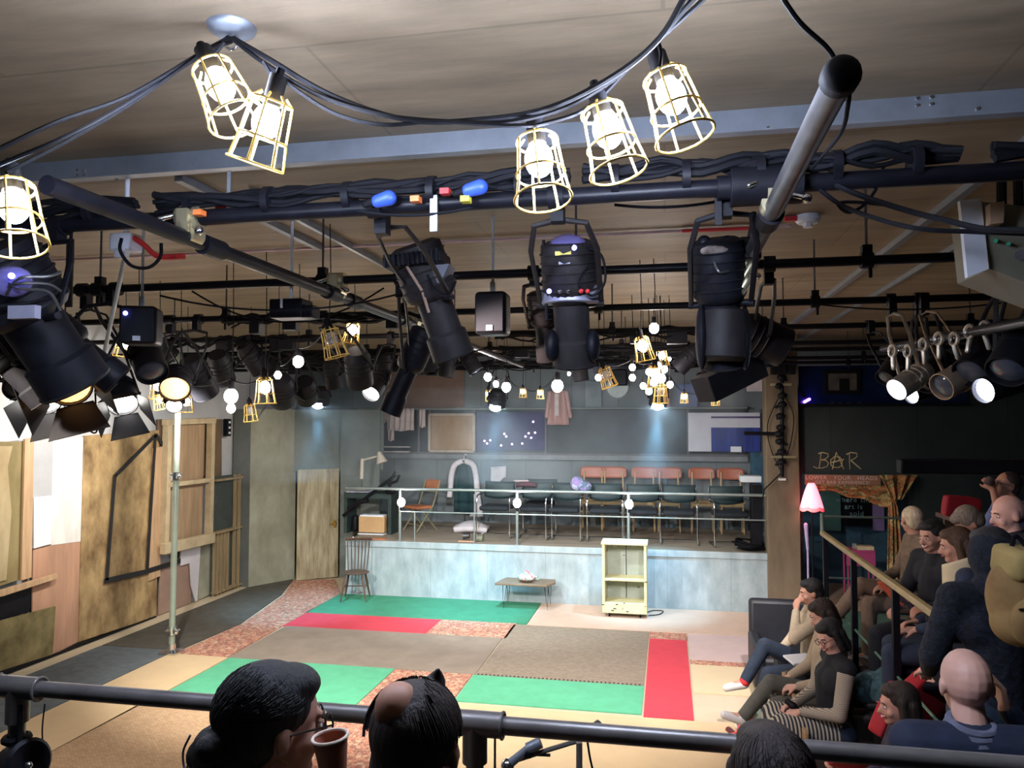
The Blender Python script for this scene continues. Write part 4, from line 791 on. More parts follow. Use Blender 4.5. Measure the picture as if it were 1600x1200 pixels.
sm = [(193, 538, 26, -.15, 1, 'small lit cage lamp highest at the left, by the slanting rod', True), (247, 603, 27, 0, 1, 'small lit cage lamp left of the scaffold pole, upper', True), (248, 625, 20, .2, 1, 'small dark cage lamp hanging right below a lit one left of the pole', False), (281, 612, 26, .05, 1, 'small lit cage lamp at the head of the scaffold pole, upper', True), (291, 628, 22, 0, 1, 'small lit cage lamp in front of the scaffold pole top', True),
      (391, 642, 22, .1, 1, 'small unlit cage lamp left of the cone lampshade beam', False), (414, 606, 33, .04, 1, 'largest lit cage lamp left of the blue floodlight', True), (519, 530, 38, .28, 1, 'tilted unlit cage lamp left of the high lit one under the fourth bar', False), (551, 516, 27, -.18, 1, 'lit cage lamp tilted under the fourth bar, left half', True),
      (1004, 541, 31, .22, 1, 'lit cage lamp tilted above the bulb cluster', True), (1034, 556, 21, .1, 1, 'small lit cage lamp directly above the bulb cluster', True), (947, 586, 26, .35, 1, 'tilted unlit cage lamp left of the bulb cluster', False), (1024, 585, 28, .02, 1, 'cage lamp wrapped inside the bulb cluster', True), (1032, 612, 24, 0, 1, 'cage lamp at the bottom of the bulb cluster, over the floodlight', False),
      (764, 616, 14, .1, 1, 'tiny caged lamp above the middle blue floodlight', True), (817, 612, 12, 0, 1, 'tiny caged lamp in the row left of the pink coat', True), (844, 614, 12, 0, 1, 'tiny caged lamp next to the pink coat', True), (1069, 620, 13, 0, 1, 'tiny caged lamp between floodlight and white hatch', True), (1118, 623, 14, 0, 1, 'tiny caged lamp above the white hatch', True)]
ends = {}
for q in sm:
    t, top = small_cage(*q[:5], q[5], q[6]); ends[(q[0], q[1])] = top
def bulb(x, y, d, r, label, dn=True):
    p = atd(x, y, d); t = thing('bare_bulb', label, 'bulb', p, group='bare festoon bulbs'); MB().ell((0, 0, 0), (r, r, r*1.15), nu=14, nv=9).build('globe', bulbS, t)
    MB().cyl((0, 0, r*.9), (0, 0, r*2.4), r*.45, n=10).build('socket', RUBBER, t); ends[(x, y)] = p+V((0, 0, r*2.4)); return t
for q in [(214, 557, 6.5, .036, 'bare lit bulb below the highest small cage lamp at the left'), (361, 619, 6.0, .052, 'largest bare bulb left of the slatted rack top'), (361, 638, 6.2, .034, 'bare bulb just beneath the largest left one'), (434, 586, 7.5, .034, 'small bare bulb above right of the largest small cage lamp'), (466, 565, 6.4, .044, 'bright bare bulb high left of the blue floodlight'),
          (1022, 513, 6.2, .038, 'highest bare bulb above the bulb cluster'), (871, 603, 9, .066, 'large bright bare bulb in front of the pink coat'), (762, 589, 9.5, .046, 'bare bulb highest above the middle blue floodlight'), (775, 600, 10, .038, 'small bare bulb just under the highest one at the middle floodlight'), (791, 605, 9.5, .055, 'brighter bare bulb right of the middle blue floodlight'), (889, 584, 10, .022, 'tiny bare bulb right of the large one by the pink coat'),
          (935, 590, 8, .032, 'bare bulb touching the tilted dark cage lamp'), (988, 574, 8, .032, 'upper of two bare bulbs left of the cluster'), (988, 590, 8, .032, 'lower of two bare bulbs left of the cluster'), (1014, 581, 8.2, .034, 'bare bulb at the upper left of the cluster'), (1027, 572, 8, .042, 'bare bulb at the top of the cluster'), (1038, 577, 8.3, .036, 'bare bulb at the upper right of the cluster'),
          (1033, 591, 8, .044, 'big bare bulb at the heart of the cluster'), (1022, 597, 8.2, .040, 'bare bulb left of the cluster heart'), (1005, 603, 8.4, .032, 'bare bulb at the lower left of the cluster'), (1014, 611, 8.2, .036, 'lowest bare bulb of the cluster'), (1047, 601, 8.3, .034, 'bare bulb at the right side of the cluster'), (1141, 606, 7.6, .042, 'bare bulb with a blue halo right of the barn-door lantern'), (1162, 589, 7, .020, 'tiny bare bulb at the tail of the barn-door lantern'), (1046, 561, 8, .018, 'tiny bare bulb right of the upper cluster cage')]:
    bulb(*q)
G3 = 'flexes of the small lamps'
for k, e in enumerate(list(ends.items())):
    (x, y), p = e; zb = CZ
    ft = MB().tube([p, V((p.x+.01, p.y, (p.z+zb)/2)), V((p.x, p.y, zb))], .0035, 5); lamp_root = [o for o in bpy.data.objects if o.parent is None and o.get('category') in ('lamp', 'bulb') and (V(o.location)-p).length < .14]
    f_ = rel(ft, lamp_root[0], 'flex', RUBBER) if lamp_root else None
# festoon wires linking the lamps
def link(label, keys, s_=.05, r=.006):
    pts = []
    for a, b in zip(keys, keys[1:]): pts += sag(ends[a]+V((0, 0, .01)), ends[b]+V((0, 0, .01)), s_, 6)[:-1]
    pts.append(ends[keys[-1]]+V((0, 0, .01))); tag(MB().tube(pts, r, 6).build('festoon_wire', RUBBER), label, 'cable')
link('festoon wire joining the small lamps at the left', [(193, 538), (214, 557), (247, 603), (281, 612), (361, 619)])
link('festoon wire joining the lamps left of the blue floodlight', [(361, 619), (414, 606), (434, 586), (466, 565), (519, 530), (551, 516)])
link('festoon wire above the middle floodlight', [(762, 589), (775, 600), (791, 605), (817, 612), (844, 614), (871, 603)])
link('festoon wire between bulb cluster and hatch', [(947, 586), (988, 574), (1014, 581), (1027, 572), (1047, 601), (1069, 620), (1118, 623), (1141, 606)], .03)
# ---------------------------------------------------------------- lanterns
lens_dark = mat('lens_dark', (.05, .06, .08), .1, 0, .2); lensW = glow('lens_white', (1, .96, .88), 22); lensO = glow('lens_amber', (1, .45, .12), 3.2); lensB = glow('lens_blue_white', (.55, .82, 1), 120); lensU = glow('led_blue', (.15, .15, 1), 14); lensV = glow('lens_violet', (.75, .8, 1), 16)
body_m = mat('lantern_black', (.010, .010, .014), .55, .1, .35, 9, .05); body2 = mat('lantern_worn', (.020, .017, .018), .55, 0, .4, 8, .08)
for q_ in (body_m, body2): q_.node_tree.nodes['Principled BSDF'].inputs['Specular IOR Level'].default_value = .2
def lantern(name, label, c, d, L, R, kind='profile', lens=None, m_=None, top=None, barn=0, cat='stage lantern', group=None, box=False, yoke=True):
    """c centre, d aim, L length, R radius; hung by a yoke from a clamp on the pipe above"""
    c = V(c); d = V(d).normalized()
    hx = V(top) if top is not None else c; yb = min(bars, key=lambda y: abs(y-hx.y)); hx = V((hx.x, yb, GZ)); top = hx; far = abs(yb-c.y)
    if far > .9: top = V((c.x, c.y, c.z+.45))
    m_ = m_ or body_m; t = thing(name, label, cat, c, group=group); B = basis(d).to_4x4(); h = L/2
    X = MB(B)
    if kind == 'profile':
        X.lathe([(0, -h), (R*.7, -h), (R*.98, -h+.03*L), (R, -h+.12*L), (R, -h*.15), (R*.85, -h*.05), (R*.62, 0)][::1]+[(R*.6, .04*L), (0, .04*L)], n=24)
        for k in range(5): X.ring((0, 0, -h+L*(.10+.07*k)), (0, 0, 1), R*1.01, R*.04, 24, 5)
        X.build('lamp_house', m_, t)
        MB(B).lathe([(0, -.02*L), (R*.66, -.02*L), (R*.66, h*.55), (R*.78, h*.6), (R*.80, h*.98), (R*.72, h*.99), (R*.70, h*.9), (0, h*.9)], n=24).build('lens_tube', m_, t)
        MB(B).ring((0, 0, h*.98), (0, 0, 1), R*.78, R*.05, 24, 5).build('front_ring', body2, t)
    else:
        X.lathe([(0, -h), (R*.75, -h), (R, -h*.6), (R, h*.92), (R*.92, h*.93), (R*.9, h*.75), (0, h*.75)], n=24)
        for k in range(3): X.ring((0, 0, -h*.5+L*.14*k), (0, 0, 1), R*1.01, R*.05, 24, 5)
        X.build('body', m_, t); MB(B).ring((0, 0, h*.93), (0, 0, 1), R*.96, R*.05, 24, 5).build('front_ring', m_, t)
    MB(B).lathe([(0, h*.80), (R*.66, h*.80), (R*.5, h*.86), (0, h*.90)] if kind == 'profile' else [(0, h*.78), (R*.88, h*.78), (R*.6, h*.90), (0, h*.94)], n=22).build('lens', lens or lens_dark, t)
    if yoke:
        sx = basis(d) @ V((1, 0, 0)); hook = V(top)-c if top is not None else V((0, 0, R*2.2+.08)); sp = R*1.12; upv = hook.normalized()
        y_ = MB(); 
        y_.tube([sx*sp, sx*sp+hook*.55, sx*sp*.75+hook*.78, hook*.82, -sx*sp*.75+hook*.78, -sx*sp+hook*.55, -sx*sp], .0085, 6, flat=1.6); y_.cyl(-sx*sp*1.08, sx*sp*1.08, .016, n=10)
        y_.build('yoke', m_, t)
        if far > .9: MB().tube([hook, V((hook.x, hook.y, CZ-c.z))], .014, 8).build('drop_stem', BLACK, t)
        MB().box(hook*.91, (.05, .06, max(.05, hook.length*.16))).cyl(hook-V((.03, 0, 0)), hook+V((.03, 0, 0)), .045, n=12).build('hook_clamp', BLACK, t)
    if barn:
        for k in range(barn):
            a = k*PI/2+.3; ca, sa = math.cos(a), math.sin(a); r1, ln = R*.95, R*1.5; w0, w1 = R*.75, R*1.25; o_ = R*.75
            P4 = [(ca*r1-sa*w0, sa*r1+ca*w0, h*.95), (ca*r1+sa*w0, sa*r1-ca*w0, h*.95), (ca*(r1+o_)+sa*w1, sa*(r1+o_)-ca*w1, h*.95+ln), (ca*(r1+o_)-sa*w1, sa*(r1+o_)+ca*w1, h*.95+ln)]
            MB(B).prism(P4, (ca*.004, sa*.004, 0)).build('barn_door', BLACK, t, smooth=False)
    return t, B, c
def adir(a, b, da, db): return atd(*b, db)-atd(*a, da)
# A: large profile lantern, left of centre
cA = atd(678, 470, 3.9); dA = adir((655, 405), (705, 545), 3.9, 4.0)
tA, B, _ = lantern('profile_lantern', 'large black profile lantern slanting right below the front bar, left of centre', cA, dA, .60, .135, m_=body2, top=atd(672, 372, 3.8))
pA = atd(652, 410, 3.78); R3 = Matrix.Rotation(-.08, 3, 'Y')
rel(MB().box(pA, (.29, .18, .055), R3), tA, 'cooling_fins', BLACK, bevel=.006); fn = MB()
for i in range(12): fn.box(pA+R3 @ V((-.13+.0236*i, -.095, 0)), (.009, .02, .062), R3)
rel(fn, tA, 'fin_row', BLACK)
ga, gb = atd(634, 412, 3.74), atd(702, 412, 3.74); gc = atd(688, 442, 3.76); gd = atd(655, 442, 3.76)
rel(MB().prism([ga, gb, gc, gd], (0, .12, 0)), tA, 'grey_housing', mat('lantern_grey', (.10, .10, .12), .5, .2)); rel(MB().tube([atd(634, 414, 3.72), atd(660, 455, 3.76), atd(670, 488, 3.8)], .008, 6), tA, 'side_rail', mat('copper_edge', (.5, .33, .24), .4, .5)); rel(MB().tube(bez([atd(712, 440, 3.8), atd(700, 462, 3.7), atd(680, 455, 3.7), atd(668, 430, 3.74)], 5), .006, 6), tA, 'lead', RUBBER)
# B: round lantern with the lit display
cB = atd(892, 475, 3.55); dB = adir((888, 395), (897, 560), 3.5, 3.62)
tB, B, _ = lantern('moving_light', 'tall round black stage light with a violet-lit display, right of centre', cB, dB, .58, .125, m_=body2, top=atd(892, 345, 3.4))
rel(MB().ell(atd(887, 385, 3.44), (.088, .06, .055)), tB, 'display_dome', glass('display_dome', (.25, .22, .55), .15, .55)); rel(MB().ell(atd(897, 387, 3.37), (.012, .008, .012)), tB, 'blue_diode', lensU)
rel(MB().box(atd(880, 396, 3.38), (.07, .01, .018)), tB, 'yellow_label', mat('yellow_label', (.75, .6, .1), .5)); rel(MB().box(atd(882, 407, 3.39), (.05, .01, .035)), tB, 'grey_label', mat('grey_label', (.35, .35, .42), .5))
cc = atd(890, 455, 3.43); rel(MB().lathe([(.128, -.045), (.134, -.04), (.134, .035), (.128, .04)], V((cB.x, cB.y, cc.z)), (0, 0, 1), 28), tB, 'control_collar', mat('collar_grey', (.30, .29, .36), .45, .3))
for x, c_ in ((858, lensU), (875, CHROME), (888, CHROME), (908, RED), (918, RED)): rel(MB().ell(atd(x, 455, 3.38), .011, nu=8, nv=6), tB, 'knob', c_)
rel(MB().tube(bez([atd(915, 385, 3.4), atd(940, 400, 3.4), atd(945, 440, 3.4), atd(925, 462, 3.4), atd(905, 440, 3.38), atd(918, 415, 3.38)], 6), .006, 6), tB, 'lead', RUBBER); rel(MB().tube([atd(849, 375, 3.45), atd(852, 445, 3.5), atd(855, 500, 3.52)], .008, 6), tB, 'side_arm', BLACK)
for sx in (862, 926): p = atd(sx, 540, 3.55); rel(MB().ell(p, (.035, .06, .075)), tB, 'yoke_arm', BLACK)
# C: right large lantern
cC = atd(1126, 475, 3.55); dC = adir((1120, 400), (1132, 575), 3.5, 3.62)
tC, B, _ = lantern('moving_light', 'tall dusty black stage light at the right of the three large ones', cC, dC, .60, .12, m_=body_m, top=atd(1118, 345, 3.4))
for x in (1100, 1136): rel(MB().cap(atd(x, 378, 3.45), atd(x+2, 400, 3.46), .03, .035), tC, 'rear_lug', BLACK)
rel(MB().ell(atd(1118, 392, 3.42), (.07, .05, .03)), tC, 'dusty_top', mat('dusty', (.25, .20, .17), .9, 0, .4, 20)); [rel(MB().ell(atd(x_, 528, 3.55), (.028, .08, .15)), tC, 'yoke_plate', body_m) for x_ in (1096, 1164)]; rel(MB().lathe([(.085, -.11), (.11, -.09), (.115, .05), (.10, .12), (.085, .13)], atd(1130, 528, 3.55), (.05, 0, 1), 26), tC, 'ribbed_barrel', body2); rel(MB().tube(bez([atd(1116, 410, 3.4), atd(1124, 425, 3.38), atd(1138, 424, 3.4)], 5), .007, 6), tC, 'grey_lead', STEEL)
t = thing('control_box', 'small black box with brass fittings between right stage light and pipe', 'box', atd(1172, 400, 3.5)); MB().box((0, 0, .03), (.09, .09, .10)).build('case', BLACK, t, bevel=.005); MB().cap((0, -.04, -.05), (-.03, -.04, -.10), .02, .015).cap((-.02, -.04, -.12), (-.05, -.04, -.17), .025, .02).build('fitting', BRASS, t); MB().tube([(0, 0, .08), (.02, 0, .2)], .012, 6).build('arm', BLACK, t)
# D: very large lantern at the left edge
cD = atd(50, 500, 3.3); dD = adir((20, 430), (120, 580), 3.2, 3.4)
tD, B, _ = lantern('moving_light', 'very large black stage light with a violet diode at the left edge', cD, dD, .66, .19, m_=body_m, top=atd(40, 360, 3.2))
rel(MB().ell(atd(18, 440, 2.98), (.09, .05, .06)), tD, 'display_dome', glass('display_dome', (.2, .2, .4))); rel(MB().ell(atd(18, 431, 2.9), .012), tD, 'violet_diode', lensU); rel(MB().box(atd(38, 488, 2.95), (.12, .03, .05)), tD, 'control_plate', mat('collar_grey', (.30, .29, .36)))
for k in range(3): rel(MB().tube(bez([atd(10, 460-10*k, 2.95), atd(30, 435+8*k, 2.9), atd(75, 432+12*k, 2.95), atd(95, 425+30*k, 3.0)], 5), .006, 6), tD, 'lead', STEEL)
# black angular bodies below it
lantern('profile_lantern', 'dark profile lantern under the very large one, pointing right and down', atd(120, 545, 3.9), adir((80, 520), (170, 590), 3.9, 4.0), .5, .11, top=atd(112, 470, 3.8))
lantern('profile_lantern', 'dark profile lantern at the left edge above the lit floodlights', atd(20, 570, 4.2), adir((0, 540), (60, 600), 4.2, 4.3), .5, .12, top=atd(20, 500, 4.1))
# fresnel lanterns with barn doors that light the set wall
Lg = 'barn-door lanterns over the set wall'
def aimed(x, y, d, tgt, L, R, label, lens, barn=4, kind='fresnel', name='fresnel_lantern', grp=Lg, m_=None, up=None):
    c = atd(x, y, d); v = V(tgt)-c; tp2 = V(up) if up else V((c.x, c.y, GZ)); return lantern(name, label, c, v, L, R, kind, lens, m_, tp2, barn, group=grp)
aimed(70, 612, 5.0, atd(62, 700, 4.6), .24, .10, 'lit barn-door lantern nearest the left edge', lensW)
aimed(108, 590, 4.6, atd(100, 680, 4.0), .26, .13, 'amber-glowing lantern right of the leftmost lit one', lensO, 4)
aimed(190, 615, 5.4, atd(200, 700, 5.0), .26, .10, 'lit barn-door lantern right of the slanting rod', lensW)
aimed(275, 596, 6.2, atd(262, 680, 5.6), .26, .12, 'amber-glowing lantern behind the head of the scaffold pole', lensO, 0)
aimed(273, 628, 6.6, atd(262, 700, 6.0), .16, .07, 'small lit lantern low behind the scaffold pole top', lensW, 0)
aimed(30, 595, 5.6, atd(20, 690, 5), .26, .10, 'small bright lantern behind the leftmost lit one', lens_dark, 2)
aimed(230, 560, 5.5, atd(260, 640, 5.2), .34, .11, 'dark lantern between the small cage lamps at the left', lens_dark, 0)
aimed(310, 590, 7.0, (-4, 9, 0), .4, .12, 'dark lantern hanging beyond the scaffold pole, ribbed body', lens_dark, 0)
aimed(345, 575, 7.5, (-5, 10, 0), .34, .11, 'dark lantern over the slatted rack', lens_dark, 0)
aimed(395, 560, 8, (-3, 10, 0), .34, .11, 'dark lantern right of the slatted rack, high up', lens_dark, 0)
aimed(440, 610, 8.0, (-5.5, 11, 0), .36, .13, 'dark green-tinted lantern left of the cone shade', lens_dark, 2)
aimed(590, 600, 7.4, atd(556, 650, 7.0), .36, .09, 'lantern with a warm lit lens aimed at the left of the stage', lensW, 0)
aimed(478, 610, 8.5, (-5.3, 12, 0), .32, .12, 'dark lantern behind the left blue floodlight', lens_dark, 0)
aimed(560, 575, 7.0, (-3.2, 9, 0), .36, .12, 'dark lantern right of the high cage lamps', lens_dark, 0)
# G: slim profile lantern, slanting left
lantern('profile_lantern', 'slim black profile lantern slanting down left below the long left pipe', atd(637, 580, 5.2), adir((668, 505), (610, 640), 5.2, 5.2), .62, .095, top=atd(665, 505, 5.1))
lantern('profile_lantern', 'dark profile lantern hanging behind the round one', atd(850, 510, 5.0), adir((848, 470), (858, 560), 5, 5.1), .46, .09, m_=body2, top=atd(848, 440, 4.8))
# barn-door lantern over the hatch
tH, B, _ = lantern('fresnel_lantern', 'black lantern with long barn doors slanting over the white hatch', atd(1150, 575, 5.2), adir((1190, 555), (1105, 610), 5.2, 5.1), .52, .115, 'fresnel', lens_dark, None, atd(1160, 530, 5.2), 0)
rel(MB().beam(atd(1180, 570, 5.15), atd(1098, 610, 5.0), .20, .17), tH, 'square_hood', body_m, bevel=.006)
lantern('fresnel_lantern', 'black box-shaped lantern right of the large right stage light', atd(1190, 528, 5.0), adir((1180, 520), (1225, 540), 5, 5), .34, .13, 'fresnel', lens_dark, None, atd(1180, 490, 4.9))
# the three blue-white floods with their beams
for i, (x, y, lb) in enumerate(((500, 628, 'blue-white floodlight at the left, before the corner of the stage'), (776, 632, 'blue-white floodlight in the middle, over the clothes rail'), (1028, 630, 'blue-white floodlight at the right, under the bulb cluster'))):
    c = atd(x, y, 11.0); v = V(((-.22, -.18, -.08)[i], .27, -.94)); 
    tf_, B, _ = lantern('floodlight', lb, c-v.normalized()*.09, v, .24, .13, 'fresnel', lensB, None, V((c.x, c.y+.1, GZ)), 0, group='blue-white floodlights over the stage'); rel(MB().ell(c+V((0, -.06, -.01)), (.10, .07, .09)), tf_, 'glare_dome', lensB)  # extra glowing dome added to stand in for the lens glare
    tgt = c+v.normalized()*3; spot('flood_beam', c+v.normalized()*.22, tgt, 430, CYAN, 50, .9, .06)
# lanterns seen small in the dark middle of the rig
mid = [(665, 560, 9), (700, 570, 10), (735, 565, 10), (600, 560, 9.5), (905, 575, 9.5), (1075, 560, 8.5), (250, 545, 8), (420, 575, 9), (520, 585, 9)]
for i, (x, y, d) in enumerate(mid):
    aimed(x, y, d, (random.uniform(-4, 0), 9.5, 0), .34, .10, ('dark lantern among the pipes right of the slim slanting one', 'dark lantern among the pipes below the speaker, left', 'dark lantern among the pipes below the speaker, right', 'dark lantern just left of the slim slanting one', 'dark lantern below the tall round stage light', 'dark lantern right of the bulb cluster', 'dark lantern behind the highest left cage lamp', 'dark lantern above the largest small cage lamp', 'dark lantern under the tilted unlit cage lamp')[i], lens_dark, 0, grp='dark lanterns deep in the rig')
# speakers
def speaker(x, y, d, w_, h_, dd, label, rz=0, led=False):
    c = atd(x, y, d); t = thing('hanging_speaker', label, 'speaker', c, rz); MB().box((0, 0, 0), (w_, dd, h_)).build('cabinet', BLACK, t, bevel=.025); MB().box((0, -dd/2-.002, 0), (w_*.86, .01, h_*.88)).build('grille', mat('grille', (.008, .009, .014), .8), t, bevel=.004)
    MB().tube([(0, 0, h_/2), (0, 0, h_/2+.10), (0, 0, CZ-c.z)], .010, 6).box((0, 0, h_/2+.03), (.03, .03, .08)).build('bracket', mat('pale_bracket', (.4, .42, .42), .5), t); MB().box((0, -dd/2-.012, -h_*.36), (w_*.2, .006, h_*.12)).build('badge', WHITEP, t)
    if led: MB().ell((-w_*.3, -dd/2-.012, h_*.28), .014).build('blue_diode', lensU, t)
speaker(770, 491, 4.9, .20, .27, .18, 'black rounded speaker hanging between the two left large lanterns'); speaker(221, 510, 4.9, .22, .24, .2, 'black speaker with a blue diode hanging at the left', .4, True)
c = atd(455, 484, 4.9); t = thing('dimmer_box', 'black double box hanging under the second bar, left of the long pipe', 'box', c); MB().box((0, 0, 0), (.22, .16, .12)).box((.13, 0, -.02), (.08, .12, .08)).build('case', BLACK, t, bevel=.008); MB().cyl((-.02, -.09, .0), (-.02, -.09, .06), .008).tube([(0, 0, .05), (0, 0, CZ-c.z)], .01).build('bracket', WHITEP, t)
# right-hand cluster of par cans
silver = mat('silver_can', (.42, .40, .36), .35, .8, .3, 12, .05)
Gp = 'par lanterns bunched at the right'
aimed(1424, 594, 5.0, atd(1372, 628, 4.9), .30, .075, 'silver par can with a lit blue-white lens, leftmost of the right bunch', lensV, 0, 'fresnel', 'par_can', Gp, silver)
aimed(1438, 612, 5.4, atd(1395, 628, 5.3), .20, .065, 'black par can with a lit lens just right of the silver one', lensV, 0, 'fresnel', 'par_can', Gp)
aimed(1570, 600, 4.2, atd(1500, 622, 4.1), .34, .072, 'black par can with a lit blue-white lens at the right', lensV, 0, 'fresnel', 'par_can', Gp)
aimed(1500, 590, 4.7, atd(1440, 620, 4.6), .34, .085, 'tan-sided par can in the middle of the right bunch', lens_dark, 0, 'fresnel', 'par_can', Gp, mat('tan_can', (.35, .26, .18), .5, .4))
aimed(1460, 580, 5.2, atd(1430, 620, 5.1), .30, .08, 'dark par can behind the silver one', lens_dark, 2, 'fresnel', 'par_can', Gp)
aimed(1535, 560, 4.6, atd(1500, 600, 4.5), .34, .10, 'dark par can above the tan-sided one', lens_dark, 0, 'fresnel', 'par_can', Gp)
aimed(1590, 550, 4.0, atd(1560, 600, 3.9), .34, .10, 'dark par can at the right edge of the picture', lens_dark, 0, 'fresnel', 'par_can', Gp)
aimed(1395, 575, 6.2, atd(1370, 610, 6.1), .28, .08, 'small dark par can farthest left in the right bunch', lens_dark, 0, 'fresnel', 'par_can', Gp)
random.seed(11)
for i in range(9):
    x, y = 1395+i*24, 556-i*5+random.uniform(-6, 6); c = atd(x, y, 4.9-.1*i); t = thing('hook_clamp', 'worn silver hook clamp above the right bunch of par cans, '+('farthest left', 'second from the left end', 'third from the left end', 'fourth from the left end', 'middle one', 'fourth from the right end', 'third from the right end', 'second from the right end', 'nearest the right edge')[i], 'clamp', c)
    MB().ring((0, 0, .03), (1, .3, 0), .035, .012, 14, 6).cap((0, 0, -.01), (random.uniform(-.03, .03), 0, -.08), .014).build('hook', silver, t); MB().cap((.03, -.02, .03), (.08, -.03, .04), .010).ell((.08, -.03, .04), .016).build('wing_bolt', CHROME, t)
bb_ = bars
gb1 = thing('lighting_bar', 'black bar carrying the bunch of par cans, running toward us at the right', 'lighting bar', (3, 4.4, GZ))
rel(MB().tube([atd(1380, 545, 6.4), atd(1620, 500, 3.6)], .03, 10), gb1, 'pipe', PIPE)
# white and grey equipment box at the right edge
eb = thing('projector_box', 'white-faced grey equipment box hanging at the upper right edge', 'equipment box', atd(1570, 370, 3.2))
wf0 = [atd(1500, 313, 3.1), atd(1533, 310, 3.1), atd(1545, 420, 3.1), atd(1512, 433, 3.1)]
rel(MB().prism(wf0, (0, .03, 0)), eb, 'white_plate', WHITEP); rel(MB().prism([atd(1534, 315, 3.12), atd(1680, 330, 3.1), atd(1680, 470, 3.1), atd(1546, 420, 3.12)], (0, .35, 0)), eb, 'grey_case', mat('olive_grey_case', (.22, .20, .14), .6, 0, .1, 5)); rel(MB().prism([atd(1547, 318, 3.05), atd(1570, 314, 3.05), atd(1568, 348, 3.05), atd(1548, 350, 3.05)], (0, .05, 0)), eb, 'card_flap', mat('card_tan', (.55, .36, .22), .7))
for x, y in ((1556, 376), (1576, 381)): rel(MB().cyl(atd(x, y, 3.08), atd(x, y, 3.2), .008, n=10), eb, 'green_knob', mat('green_knob', (.02, .3, .15), .4))
rel(MB().cyl(atd(1595, 398, 3.0), atd(1595, 398, 3.15), .02, n=14), eb, 'dial', STEEL); rel(MB().tube([atd(1565, 260, 3.2), atd(1565, 320, 3.2)], .02, 8).tube([atd(1590, 262, 3.2), atd(1592, 330, 3.2)], .02, 8), eb, 'hanger', BLACK)
# rig on the column: vertical pipe with clamps and lanterns
vc = thing('clamp_column', 'vertical black pipe full of clamps and cables in front of the wooden column', 'pipe', aty(1220, 760, 12.1))
pv = lambda x, y: aty(x, y, 12.08)
rel(MB().tube([pv(1222, 545), pv(1222, 745)], .028, 10), vc, 'pipe', PIPE)
k = MB(); random.seed(5)
for y in (560, 575, 590, 603, 618, 632, 650, 668, 678, 690, 706, 722): k.ell(pv(1220+random.uniform(-3, 3), y), (.07, .06, .05)).cap(pv(1220, y), pv(1220+random.uniform(-10, 10), y+4), .025, .02)
rel(k, vc, 'clamps', BLACK); rel(MB().box(pv(1220, 601), (.30, .06, .035)).box(pv(1224, 714), (.36, .05, .03)), vc, 'brass_bracket', BRASS); rel(MB().box(pv(1222, 749), (.10, .06, .03)), vc, 'white_foot', WHITEP)
rel(MB().tube([pv(1222, 678), pv(1162, 677)], .028, 8), vc, 'side_arm', PIPE); rel(MB().tube(bez([pv(1222, 610), pv(1200, 660), pv(1204, 700), pv(1222, 740)], 5), .007, 6).tube(bez([pv(1228, 620), pv(1240, 650), pv(1236, 690), pv(1226, 720)], 5), .007, 6).tube([pv(1222, 738), pv(1194, 765), pv(1190, 790)], .010, 6), vc, 'cable', RUBBER)
rel(MB().box(pv(1216, 570), (.22, .15, .30)).box(pv(1236, 575), (.10, .12, .2)), vc, 'junction_box', BLACK, bevel=.01)
tag(MB().box(aty(1430, 728, 8.0)+V((.9, 0, 0)), (2.1, .16, .14)).build('black_duct', BLACK, bevel=.02), 'long black box-section duct above the upper seats', 'duct')
# ================================================================ BAR CORNER
# chalked letters on the black wall
chalk = mat('chalk_yellow', (.55, .50, .30), .9, 0, .25, 30)
def strokes(name, label, cat, rows, Y, r, m_):
    m = MB()
    for row in rows: m.tube([aty(x, y, Y) for x, y in row], r, 5, flat=.5)
    return tag(m.build(name, m_), label, cat)
Z = lambda pts: [(1240+x/8, 690+y/8) for x, y in pts]
strokes('chalk_lettering', 'chalk letters BAR on the black wall, the A crossed inside a circle', 'lettering', [Z(p) for p in (
    [(345, 135), (335, 230), (320, 330)], [(310, 150), (360, 135), (430, 150), (435, 185), (400, 215), (345, 228)], [(345, 228), (410, 235), (435, 270), (420, 310), (350, 332), (290, 330), (245, 312)],
    [(485, 345), (510, 240), (535, 135)], [(535, 135), (580, 240), (628, 340)], [(455, 265), (540, 245), (630, 220)], [(470, 300), (465, 230), (510, 190), (575, 190), (610, 240), (600, 300), (560, 325), (500, 320), (470, 300)],
    [(700, 140), (700, 240), (705, 345)], [(660, 160), (720, 135), (790, 145), (795, 185), (760, 215), (715, 230)], [(715, 230), (770, 280), (840, 340)])], YB-.012, .013, chalk)
# brown board with small writing
def text(s_, size, m_, loc, rx=PI/2, rz=0, name='lettering', parent=None, ext=.001):
    c_ = bpy.data.curves.new(name, 'FONT'); c_.body = s_; c_.size = size; c_.align_x = 'CENTER'; c_.extrude = ext; c_.materials.append(m_); c_.space_character = 1.15
    o = bpy.data.objects.new(name, c_); C.objects.link(o); o.location = loc; o.rotation_euler = (rx, 0, rz)
    bpy.context.view_layer.update(); me = bpy.data.meshes.new_from_object(o); q = bpy.data.objects.new(name, me); C.objects.link(q); q.location = loc; q.rotation_euler = (rx, 0, rz); bpy.data.objects.remove(o)
    if parent: q.parent = parent
    return q
a, b = aty(1257, 741, YB-.06), aty(1376, 759, YB-.06)
sg = thing('bar_sign', 'long brown board under the chalk letters with two lines of small white writing', 'sign', ((a.x+b.x)/2, YB-.06, b.z))
MB().box((0, 0, (a.z-b.z)/2), (b.x-a.x, .03, a.z-b.z)).build('board', mat('sign_brown', (.30, .15, .09), .7, 0, .15, 6, streak=(.4, 1, 2)), sg, bevel=.004)
tm = mat('sign_white', (.62, .55, .50), .8)
